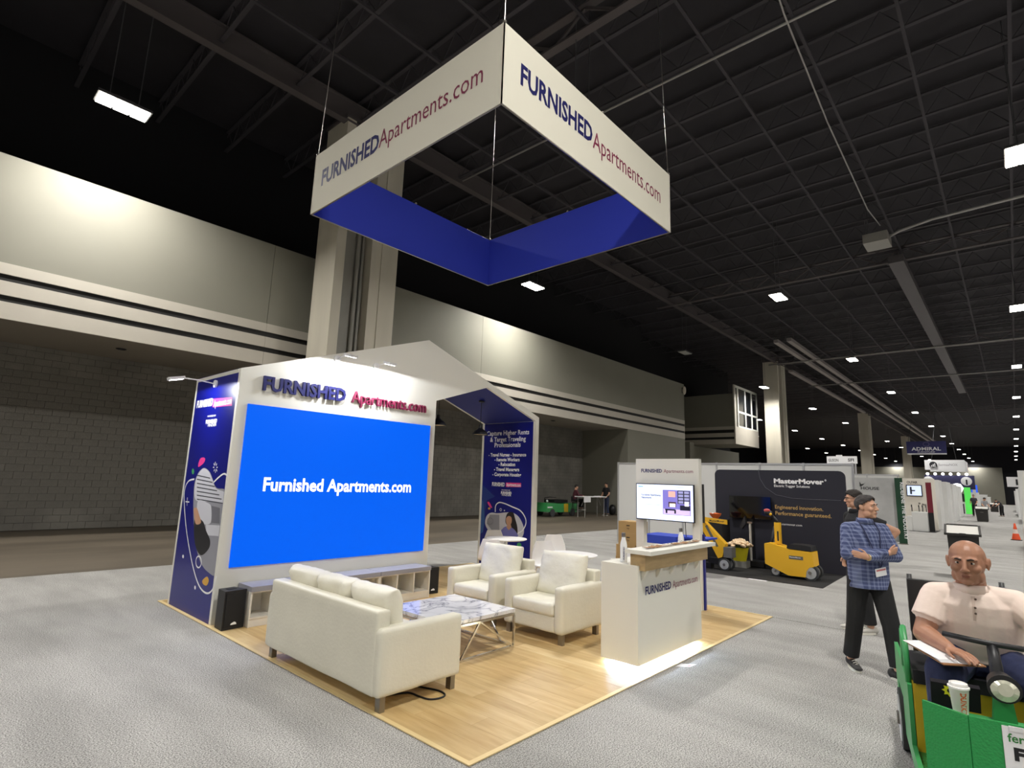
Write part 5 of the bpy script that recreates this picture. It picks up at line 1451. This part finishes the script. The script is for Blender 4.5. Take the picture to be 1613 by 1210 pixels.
# coffee cup in the tray
t = thing('coffee_cup', 'white paper coffee cup with orange lettering in the cart tray', 'cup', (CO.x, CO.y, 0), thC)
cc = Vector((-.175, -.655, .682))
obj('cup', lathe(NB(), [(0, 0), (.029, 0), (.042, .145), (.044, .147), (0, .147)], cc, 28), mat('paper_cup', rgb(238, 234, 226), .6), t, smooth=.7)
obj('lid', lathe(NB(), [(.044, .1475), (.047, .15), (.047, .158), (.041, .16), (.039, .174), (.034, .176), (.032, .170), (0, .170)], cc, 28), mat('cup_lid', rgb(246, 244, 240), .4), t, smooth=.7)
me = text_mesh('DUNKIN', .05); xs = [v.co.x for v in me.vertices]; x0, x1 = min(xs), max(xs)
for v in me.vertices:
    h_ = .135 - (v.co.x - x0) / (x1 - x0) * .115; a_ = -1.25 + (v.co.y / .69 - .5) * .62
    r_ = .029 + .013 * h_ / .145 + .0008
    v.co = cc + Vector((r_ * math.cos(a_), r_ * math.sin(a_), h_))
link('cup_lettering', me, mat('orange_print', rgb(220, 110, 60), .6), t)
tag(link('saucer_lid', (lambda b_: (b_.to_mesh(q := bpy.data.meshes.new('saucer_lid')), b_.free(), q)[2])(lathe(NB(), [(0, .0), (.045, 0), (.048, .006), (.044, .01), (0, .012)], (0, 0, 0), 24)), MATS['cup_lid']), 'small round white lid lying in the cart tray beside the cup', 'lid')
o = bpy.data.objects['saucer_lid']; Mx = Matrix.Translation((CO.x, CO.y, 0)) @ Matrix.Rotation(thC, 4, 'Z'); o.location = Mx @ Vector((-.085, -.655, .682))
# ================================================================ booths along the aisle
def vtext(body, m_, x, y, z, w_, h_, parent, bold=.02):      # lettering on a plane facing -X
    return place_text('sign_text', body, m_, (x, y, z), (0, -1, 0), (0, 0, 1), w_, h_, parent, bold=bold, base_only=True)
# grey banner booth with the green upright banner
HB = thing('panel_partition', 'white panel wall hung with a grey banner, behind the two standing men', 'wall', (25.2, 4.2, 0))
for a, c in ((3.22, 4.2), (4.2, 5.2), (5.2, 6.2)):
    obj('panel', bx(25.2, 25.23, a + .02, c - .02, .05, 2.46), WHITE2, HB, True)
for q in (3.2, 4.2, 5.2, 6.2):
    obj('post', bx(25.18, 25.25, q - .02, q + .02, .001, 2.52), ALU, HB, True)
obj('top_rail', bx(25.185, 25.245, 3.225, 6.18, 2.4605, 2.51), ALU, HB, True)
BAN = mat('grey_banner', rgb(196, 196, 196), .7, noise_s=1.2, amt=.3, detail=6)
t = thing('wall_banner', 'pale grey misty banner with dark lettering and a dark emblem', 'banner', (25.15, 4.0, .3))
obj('cloth', bx(25.13, 25.16, 3.32, 4.95, .12, 2.37), BAN, t, True)
vtext('HOUSE', mat('charcoal_letters', rgb(44, 44, 46), .6), 25.13, 4.42, 1.92, .60, .10, t, .03)
obj('emblem', prism_x([(4.45, 2.22), (4.40, 2.12), (4.30, 2.14), (4.24, 2.20), (4.33, 2.09), (4.41, 2.03), (4.45, 2.03)], 25.125, 25.1295), MATS['charcoal_letters'], t, True)
GBAN = mat('dark_green_banner', rgb(18, 70, 44), .6, noise_s=2, amt=.4)
t = thing('upright_banner', 'dark green upright banner with white vertical lettering', 'banner', (25.0, 3.18, 0))
obj('banner_cloth', bx(24.97, 25.0, 3.06, 3.30, .03, 2.38), GBAN, t, True)
obj('foot', bx(24.9, 25.07, 3.04, 3.32, .001, .029), STEEL, t, True)
place_text('sign_text', 'REDEFINE THE INDUSTRY', PRINT_W, (24.97, 3.135, 2.22), (0, 0, -1), (0, -1, 0), 2.05, .11, t, bold=.02, base_only=True)
# wash-basin booth
SB = thing('faucet_booth', 'white faucet stand with wall screen, sink counter and dark red panel', 'booth', (35.5, 3.7, 0))
obj('back_wall', bx(36.0, 36.1, 3.05, 4.55, .02, 2.62), mat('cream_wall', rgb(232, 226, 214), .6), SB, True)
vtext('OLFAR', MATS['charcoal_letters'], 36.0, 4.22, 2.36, .46, .12, SB, .02)
s5 = obj('wall_screen', bx(35.93, 35.99, 3.58, 4.26, 1.70, 2.28), BLACK, SB, True)
o = obj('screen_image', bx(35.915, 35.929, 3.62, 4.22, 1.74, 2.24), mat('screen_pale', rgb(206, 220, 248), .4, emit=.8), s5)
o = obj('screen_tap', prism_x([(4.10, 1.80), (4.02, 1.80), (4.02, 1.96), (3.88, 1.96), (3.88, 2.02), (4.02, 2.02), (4.02, 2.18), (4.10, 2.18)], 35.905, 35.9145), BLACK, s5)
obj('counter', bx(34.4, 35.9, 3.32, 3.95, .02, .93), WHITE2, SB, True, bevel=.02)
obj('counter_step', bx(34.3, 35.0, 3.951, 4.15, .02, .72), WHITE2, SB, True, bevel=.02)
obj('dark_base', bx(34.2, 36.3, 3.02, 4.1, .001, .0195), BLACK, SB, True)
for y in (4.05, 3.75, 3.6, 3.45):
    obj('faucet', tube(NB(), [(35.6, y, .93), (35.6, y, 1.18), (35.55, y, 1.26), (35.48, y, 1.24), (35.46, y, 1.16)], .02, 8), DARK, SB, True, smooth=True)
for y, z in ((3.75, 1.35), (3.6, 1.3), (3.5, 1.28)):
    obj('wall_fitting', ball(NB(), (35.96, y, z), .05, 8, 6), STEEL, SB, True)
obj('red_panel', bx(34.6, 34.7, 3.08, 3.3, .93, 2.40), mat('wine_red', rgb(118, 22, 42), .6), SB, True)
obj('black_panel', bx(34.6, 34.7, 3.08, 3.3, .02, .9295), BLACK, SB, True)
fin_l = ['white end wall beside the dark red panel of the faucet stand', 'second white end wall down the aisle', 'third white end wall down the aisle', 'fourth white end wall down the aisle, before the green stand']
for i, (x, y0, y1, L) in enumerate(((37.5, 3.02, 3.42, 2.0), (42.5, 3.05, 3.5, 3.0), (50.0, 3.25, 3.8, 4), (61, 3.6, 4.16, 4))):
    t = thing('end_partition', fin_l[i], 'wall', (x, (y0 + y1) / 2, 0))
    obj('panel', bx(x, x + .06, y0, y1, .02, 2.6), WHITE2, t, True); obj('return_panel', bx(x + .0605, x + L, y0, y0 + .05, .02, 2.6), WHITE2, t, True)
    obj('foot_rail', bx(x - .01, x + L, y0 - .005, y1, .001, .0195), ALU, t, True)
# green lit stand
GS = thing('green_stand', 'bright green lit stand with a glowing white emblem', 'booth', (73, 3.8, 0))
obj('green_panel', bx(73, 73.3, 3.35, 3.85, .02, 2.65), mat('lime_lit', rgb(90, 220, 90), .5, emit=.5), GS, True)
obj('white_frame', bx(73.1, 73.3, 3.8505, 5.0, 1.0, 1.2), WHITE2, GS, True)
obj('dark_cabinet', bx(73.1, 73.3, 3.8505, 4.9, 1.2005, 2.0), BLACK, GS, True); obj('dark_cabinet', bx(73.1, 73.3, 3.95, 4.6, .02, .9995), DARK, GS, True)
obj('glowing_emblem', lathe(NB(), [(0, -.5), (.3, -.42), (.5, 0), (.3, .42), (0, .5)], (73.2, 4.35, 2.55), 8), mat('white_glow', (1, 1, 1), .5, emit=1.5), GS, True)
# navy stand with lamps
NS = thing('navy_stand', 'distant navy stand header with small lamps and a white round emblem', 'booth', (90, 6, 0))
obj('header', bx(90, 90.4, 3.6, 8.6, 2.6, 4.3), mat('navy_stand', rgb(44, 44, 84), .6), NS, True)
obj('support', bx(90.05, 90.35, 3.6, 3.9, .01, 2.5995), WHITE2, NS, True); obj('support', bx(90.05, 90.35, 8.2, 8.6, .01, 2.5995), WHITE2, NS, True)
for y in (4.4, 8.2):
    obj('round_emblem', cyl(NB(), (89.9, y, 3.6), (89.98, y, 3.6), .55, n=24), PRINT_W, NS, True)
    obj('emblem_mark', bx(89.86, 89.895, y - .1, y + .06, 3.15, 3.8), DARK, NS, True)
for k in range(6):
    obj('lamp', ball(NB(), (89.6, 4.3 + k * .78, 4.45), .17, 10, 6), mat('bulb_glow', (1, .98, .95), .5, emit=6), NS, True)
# hanging signs over the far booths
CAB = mat('sign_cable', rgb(60, 60, 62), .6)
AD = thing('hanging_sign', 'navy hanging sign lettered in white capitals', 'sign', (70, 6.3, 5.8))
obj('board', bx(70, 70.15, 4.7, 7.96, 5.93, 7.15), mat('navy_sign', rgb(44, 44, 96), .6), AD, True)
obj('lower_edge', bx(69.98, 70.17, 4.72, 7.94, 5.82, 5.9295), PRINT_W, AD, True)
place_text('sign_text', 'ADMIRAL', PRINT_W, (70, 7.55, 6.22), (0, -1, 0), (0, 0, 1), 2.4, .33, AD, bold=.02, base_only=True)
place_text('sign_text', 'FURNITURE', PRINT_W, (70, 7.05, 6.0), (0, -1, 0), (0, 0, 1), 1.4, .12, AD, bold=.01, base_only=True)
obj('anchor_mark', tube(NB(), [(69.98, 6.3 + .25 * math.cos(a_), 6.85 + .2 * math.sin(a_)) for a_ in [k * math.pi / 8 for k in range(16)]], .02, 5, True), mat('muted_lilac', rgb(120, 110, 150), .6), AD, True)
for y in (4.9, 7.8): obj('cable', cyl(NB(), (70.07, y, 7.15), (70.07, 6.3, 14.3), .02, n=5), CAB, AD, True)
RS = thing('hanging_sign', 'white hanging box sign with a round dark logo', 'sign', (75, 4.8, 4.4))
obj('front_face', bx(75, 75.1, 3.65, 7.05, 4.45, 5.5), PRINT_W, RS, True); obj('side_face', bx(75.1005, 80, 3.65, 3.75, 4.42, 5.45), PRINT_W, RS, True)
obj('far_face', bx(80.0005, 80.1, 3.65, 7.05, 4.42, 5.4), PRINT_W, RS, True); obj('red_strip', bx(79.2, 79.3, 3.64, 3.6495, 4.42, 5.2), mat('red_strip', rgb(220, 60, 50), .6), RS, True)
obj('logo_disc', cyl(NB(), (74.9, 6.3, 5.0), (74.98, 6.3, 5.0), .33, n=20), DARK, RS, True)
for k in range(3): obj('logo_bar', bx(74.86, 74.895, 6.40 - k * .14, 6.47 - k * .14, 4.75, 4.95 + .1 * k), PRINT_W, RS, True)
place_text('sign_text', 'BermaxNOX', mat('grey_letters', rgb(150, 146, 150), .6), (75, 5.85, 4.88), (0, -1, 0), (0, 0, 1), 1.6, .24, RS, bold=.0, base_only=True)
for y in (4.3, 6.4): obj('cable', cyl(NB(), (75.05, y, 5.5), (76, 5.3, 14.3), .02, n=5), CAB, RS, True)
US = thing('booth_header', 'white header sign with grey capitals above the dark backdrop', 'sign', (30, 5.9, 3.1))
obj('board', bx(30, 30.1, 5.35, 6.6, 3.12, 3.46), PRINT_W, US, True); obj('cap_light', bx(30.02, 30.08, 5.95, 6.2, 3.4605, 3.52), PRINT_W, US, True)
obj('post', bx(30.02, 30.08, 6.5, 6.56, .001, 3.1195), ALU, US, True); obj('post', bx(30.02, 30.08, 5.4, 5.46, .001, 3.1195), ALU, US, True)
vtext('GUSON', mat('slate_letters', rgb(90, 90, 92), .6), 30, 6.53, 3.21, .42, .13, US, .02); vtext('SFI', MATS['slate_letters'], 30, 5.72, 3.22, .25, .13, US, .04)
t = thing('wall_sign', 'small white sign on the far end wall', 'sign', (184.9, 6.0, 5))
obj('board', bx(110, 110.1, 4.9, 6.4, 3.5, 4.4), PRINT_W, t, True); obj('pole', bx(110.02, 110.08, 5.6, 5.7, 0.001, 3.4995), ALU, t, True)
t['label'] = 'small white sign on a pole far down the aisle'
t.location = (110, 5.6, 0)
for c in t.children: c.matrix_parent_inverse = mw(t).inverted()
BS = thing('lit_display', 'distant blue and white lit display tower', 'display', (100, 4.2, 0))
obj('tower', bx(100, 100.4, 3.7, 4.6, .01, 2.3), WHITE2, BS, True)
obj('blue_screen', bx(99.95, 99.9995, 3.8, 4.5, 2.3, 3.3), mat('blue_glow', rgb(40, 90, 230), .5, emit=.7), BS, True); obj('screen_back', bx(100, 100.2, 3.8, 4.5, 2.3005, 3.3), BLACK, BS, True)
# low white counters far down the aisle
for i, (x, lab_) in enumerate(((105, 'nearer of the two far white counters on the left of the aisle'), (118, 'farther of the two far white counters on the left of the aisle'))):
    t = thing('booth_counter', lab_, 'counter', (x, 3.6, 0)); obj('body', bx(x, x + .6, 3.0, 4.6, .01, 2.0 - .3 * i), WHITE2, t, True); obj('top', bx(x - .05, x + .65, 2.95, 4.65, 2.0005 - .3 * i, 2.05 - .3 * i), PRINT_W, t, True)
# right-hand side of the aisle
rl = ['white panel end at the right picture edge beside the orange cone', 'second white panel end on the right of the aisle', 'third white panel end on the right of the aisle', 'fourth white panel end on the right of the aisle', 'farthest white panel end on the right of the aisle']
for i, (x, L) in enumerate(((26.5, 3), (34, 12), (52, 12), (70, 14), (92, 20))):
    t = thing('end_partition', rl[i], 'wall', (x, -.4, 0))
    y = (-.12, -.35, -.2, -.05, .1)[i]
    obj('panel', bx(x, x + .06, y - .9, y, .02, (2.75, 2.6, 2.5, 2.6, 2.6)[i]), WHITE2, t, True); obj('return_panel', bx(x + .0605, x + L, y - .05, y, .02, 2.5), WHITE2, t, True)
    obj('foot_rail', bx(x - .01, x + L, y - .9, y + .005, .001, .0195), ALU, t, True)
t = thing('header_box', 'white header box with a dark round mark on the right of the aisle', 'sign', (44, -.3, 2.6))
obj('box', bx(50, 50.3, -.9, .35, 2.501, 3.15), PRINT_W, t, True); obj('mark', bx(49.97, 49.9995, -.55, -.1, 2.62, 3.0), DARK, t, True); obj('legs', bx(50.05, 50.25, -.8, -.6, .001, 2.5005), ALU, t, True)
t.location = (50, -.3, 0)
for c in t.children: c.matrix_parent_inverse = mw(t).inverted()
# bins and cone
BIN = mat('bin_grey', rgb(44, 42, 40), .7)
def bin_(x, y, w_, h_, rz, label, lid):
    t = thing('waste_bin', label, 'bin', (x, y, 0), rz)
    bm = NB(); q = w_ / 2
    prism(bm, [(-1, -1), (1, -1), (1, 1), (-1, 1)], lambda p: (p[0] * q * .82, p[1] * q * .82, .03), lambda p: (p[0] * q * .9, p[1] * q * .9, h_ - .16)); obj('bin_body', bm, BIN, t, bevel=.02)
    # slanting hood: low at the front (-x), high at the back, pale liner showing in the frame
    sl = lambda x: h_ - .13 + (x + q) / (2 * q) * .17
    for y0, y1 in ((-q * 1.06, -q * .92), (q * .92, q * 1.06)):
        obj('hood_side', prism_y([(-q * 1.06, h_ - .0595 - .12), (q * 1.06, h_ - .0595 - .12), (q * 1.06, sl(q)), (-q * 1.06, sl(-q))], y0, y1), BIN, t)
    obj('hood_front', bx(-q * 1.06, -q * .94, -q * .919, q * .919, h_ - .18, sl(-q)), BIN, t); obj('hood_back', bx(q * .94, q * 1.06, -q * .919, q * .919, h_ - .18, sl(q) + .01), BIN, t)
    obj('liner', prism_y([(-q * .939, sl(-q) - .02), (q * .939, sl(q) - .02), (q * .939, sl(q) - .05), (-q * .939, sl(-q) - .05)], -q * .9185, q * .9185), mat('bin_liner', rgb(206, 204, 198), .5), t)
    obj('handle', bx(-q * 1.25, -q * 1.061, -.06, .06, h_ - .17, h_ - .12), BIN, t)
    obj('label_plate', bx(-q * .89, -q * .86, -.09, .09, h_ * .62, h_ * .66), mat('bin_mark', rgb(110, 108, 104), .6), t)
    for sx in (-1, 1): obj('caster', ball(NB(), (sx * q * .6, -q * .6, .03), .03, 8, 6), BLACK, t)
    return t
bin_(16.6, .98, .62, 1.10, .05, 'black waste bin right behind the driver\'s head', True)
bin_(53.5, 1.92, .75, 1.05, 0, 'black waste bin farther down the aisle beside two standing people', True)
bin_(88.7, 2.0, .85, 1.05, 0, 'farthest black waste bin beside the bending person', True)
t = thing('traffic_cone', 'orange traffic cone with a pale band on the carpet', 'cone', (32.8, .14, 0))
OC = mat('cone_orange', rgb(232, 84, 40), .5)
obj('base', bx(-.19, .19, -.19, .19, .002, .03), BLACK, t, bevel=.008); obj('cone_body', lathe(NB(), [(.15, .0305), (.10, .28), (.098, .2801), (0, .2801)], n=24), OC, t, smooth=.7)
obj('reflective_band', lathe(NB(), [(.0985, .2805), (.066, .46), (0, .4601)], n=24), mat('band_white', rgb(226, 210, 200), .4), t, smooth=.7); obj('cone_tip', lathe(NB(), [(.0655, .4605), (.028, .70), (.02, .71), (0, .71)], n=24), OC, t, smooth=.7)

# ================================================================ small figures
def standing(dx=0, lean=0, h=1.0):
    return dict(pelvis=(0, 0, .98 * h), chest=(0, -.0 - lean * .5, (1.30 - lean * .1) * h), neck=(0, .01 - lean, (1.50 - lean * .25) * h), shR=(-.18, -lean * .9, (1.44 - lean * .22) * h), elR=(-.25, -.04 - lean, 1.16 * h), wrR=(-.20, -.20 - lean, 1.02 * h),
                shL=(.18, -lean * .9, (1.44 - lean * .22) * h), elL=(.25, -.04 - lean, 1.16 * h), wrL=(.20, -.20 - lean, 1.02 * h), hipR=(-.09, 0, .92 * h), knR=(-.11, -.02, .5 * h), anR=(-.13, 0, .1), hipL=(.09, 0, .92 * h), knL=(.11, -.02, .5 * h), anL=(.13, 0, .1))
GREYS = mat('grey_shirt', rgb(150, 152, 156), .85); CHARS = mat('charcoal_shirt', rgb(58, 56, 62), .85); NAVYJ = mat('navy_jeans', rgb(44, 52, 76), .85); MAROON = mat('maroon_top', rgb(74, 30, 40), .85)
HND = {'R': ((0, -.6, -.6), (1, 0, 0), (0, -1, 0), .3, 1), 'L': ((0, -.6, -.6), (-1, 0, 0), (0, -1, 0), .3, 1)}
FT = {'R': ((-.13, -.03, 0), -.1), 'L': ((.13, -.03, 0), .1)}
def small(label, loc, rz, J, top, bottom, sleeve, hd, feet=FT, **k):
    return person(label, loc, rz, J, SKIN_A, top, bottom, SHOEB, SOLE, sleeve, hd, voxel=.012, hands=HND, feet=feet, face=dict(brow=HAIRD, lip=LIP, hair=HAIRD, hairline=.06), **k)
small('distant person in a charcoal shirt standing left of the far bin', (66, 2.85, 0), -1.9, standing(h=1.1), CHARS, BLKT, 'short', ((0, -.01, 1.82), .2))
small('distant person in a grey shirt standing behind the far bin', (57.5, 1.95, 0), -.8, standing(lean=.15), GREYS, BLKT, 'short', ((0, -.17, 1.60), .2, .3))
small('distant person in black shorts bending over far down the aisle', (70, 1.08, 0), -2.4, standing(lean=.38, h=1.0), CHARS, BLKT, 'short', ((0, -.46, 1.45), 0, .6))
# pair by the folding table in the recess
small('distant man in a dark shirt and jeans standing at the folding table', (28.1, 17.75, 0), -1.75, standing(h=1.05), BLKS, NAVYJ, 'short', ((0, -.01, 1.74), 0))
JS = dict(pelvis=(0, .05, .92), chest=(0, 0, 1.22), neck=(0, -.03, 1.42), shR=(-.17, -.02, 1.36), elR=(-.24, -.12, 1.14), wrR=(-.12, -.36, 1.14), shL=(.17, -.02, 1.36), elL=(.24, -.12, 1.14), wrL=(.12, -.36, 1.14),
          hipR=(-.09, .02, .88), knR=(-.13, -.38, .86), anR=(-.14, -.34, .46), hipL=(.09, .02, .88), knL=(.13, -.38, .86), anL=(.14, -.30, .46))
small('distant person in a maroon top seated at the folding table', (25.3, 17.95, 0), .9, JS, MAROON, BLKT, 'long', ((0, -.05, 1.57), .1, .1), feet={'R': ((-.14, -.36, .36), 0), 'L': ((.14, -.32, .36), 0)})
t = thing('bar_stool', 'dark bar stool under the distant seated person', 'stool', (25.3, 17.95, 0), .9)
obj('seat', lathe(NB(), [(0, .70), (.18, .70), (.19, .73), (.17, .765), (0, .77)], n=20), BLACK, t, smooth=.8); obj('backrest', bx(-.18, .18, .17, .20, .80, 1.06), BLACK, t, bevel=.02)
for sx in (-1, 1):
    obj('back_post', cyl(NB(), (sx * .12, .15, .72), (sx * .14, .185, .82), .012, n=8), DARK, t)
    for sy in (-1, 1): obj('leg', cyl(NB(), (sx * .12, sy * .12, .70), (sx * .2, sy * .2, 0), .012, n=8), DARK, t)
obj('foot_ring', tube(NB(), [(.21 * math.cos(a_), .21 * math.sin(a_), .34) for a_ in [k * math.pi / 8 for k in range(16)]], .01, 6, True), DARK, t)
# folding table
t = thing('folding_table', 'white folding table with a hanging paper sign in the recess', 'table', (25.9, 17.3, 0), 0)
obj('top', bx(24.75, 27.0, 17.0, 17.62, 1.06, 1.10), PRINT_W, t, True, bevel=.01)
for x in (24.95, 26.8):
    for y in (17.08, 17.54): obj('leg', cyl(NB(), (x, y, 0), (x, y, 1.06), .018, n=8), (PIPE), t, True)
    obj('brace', tube(NB(), [(x, 17.3, .6), (x + (.3 if x < 26 else -.3), 17.3, 1.06)], .012, 6), PIPE, t, True)
obj('paper_sign', bx(24.72, 25.35, 16.985, 16.9985, .80, 1.08), PRINT_W, t, True)
tag(obj('paper_stack', bx(26.2, 26.5, 17.1, 17.35, 1.1005, 1.13), PRINT_W), 'small stack of paper on the white folding table', 'paper')
# far green cart
FC = thing('utility_cart', 'small distant green cart with a yellow stripe parked in the recess', 'cart', (24.5, 18.5, 0))
obj('body', prism_y([(23.2, .25), (25.9, .18), (26.0, .66), (25.3, .70), (24.6, .66), (23.25, .72)], 18.3, 19.2), MATS['cart_green'], FC, True, bevel=.02)
obj('yellow_stripe', prism_y([(24.75, .23), (25.1, .22), (25.1, .66), (24.72, .66)], 18.28, 18.299), CYEL, FC, True)
obj('front_mark', bx(23.3, 23.7, 18.28, 18.299, .45, .52), PRINT_W, FC, True)
obj('seat', bx(24.0, 25.2, 18.4, 19.1, .721, .86), BLACK, FC, True, bevel=.04)
obj('handle', tube(NB(), [(23.7, 18.75, .7), (23.6, 18.75, .95), (24.0, 18.75, 1.0), (24.6, 18.75, .98)], .025, 8), BLACK, FC, True, smooth=True)
for x in (23.7, 25.5):
    for y in (18.32, 19.12):
        obj('wheel', cyl(NB(), (x, y - .06, .20), (x, y + .06, .20), .198, n=20), TYRE, FC, True)
obj('lamp', ball(NB(), (23.5, 18.5, .80), .06, 10, 8), PRINT_W, FC, True)
tag(obj('cable_coil', tube(NB(), [(22.9 + .35 * math.cos(a_), 19.4 + .1 * math.sin(a_ * 2), .42 + .38 * math.sin(a_)) for a_ in [k * math.pi / 12 for k in range(24)]], .035, 6, True), BLACK, smooth=True), 'dark coil leaning on the block wall left of the distant green cart', 'coil')
bm = ball(NB(), (0, 0, 0), (.25, .2, .32), 14, 10)
for v in bm.verts:
    if v.co.z < -.28: v.co.z = -.28
o = tag(obj('duffel_bag', bm, BLACK, smooth=True), 'black bag on the floor behind the distant standing man', 'bag'); o.location = (29.0, 17.9, .281)
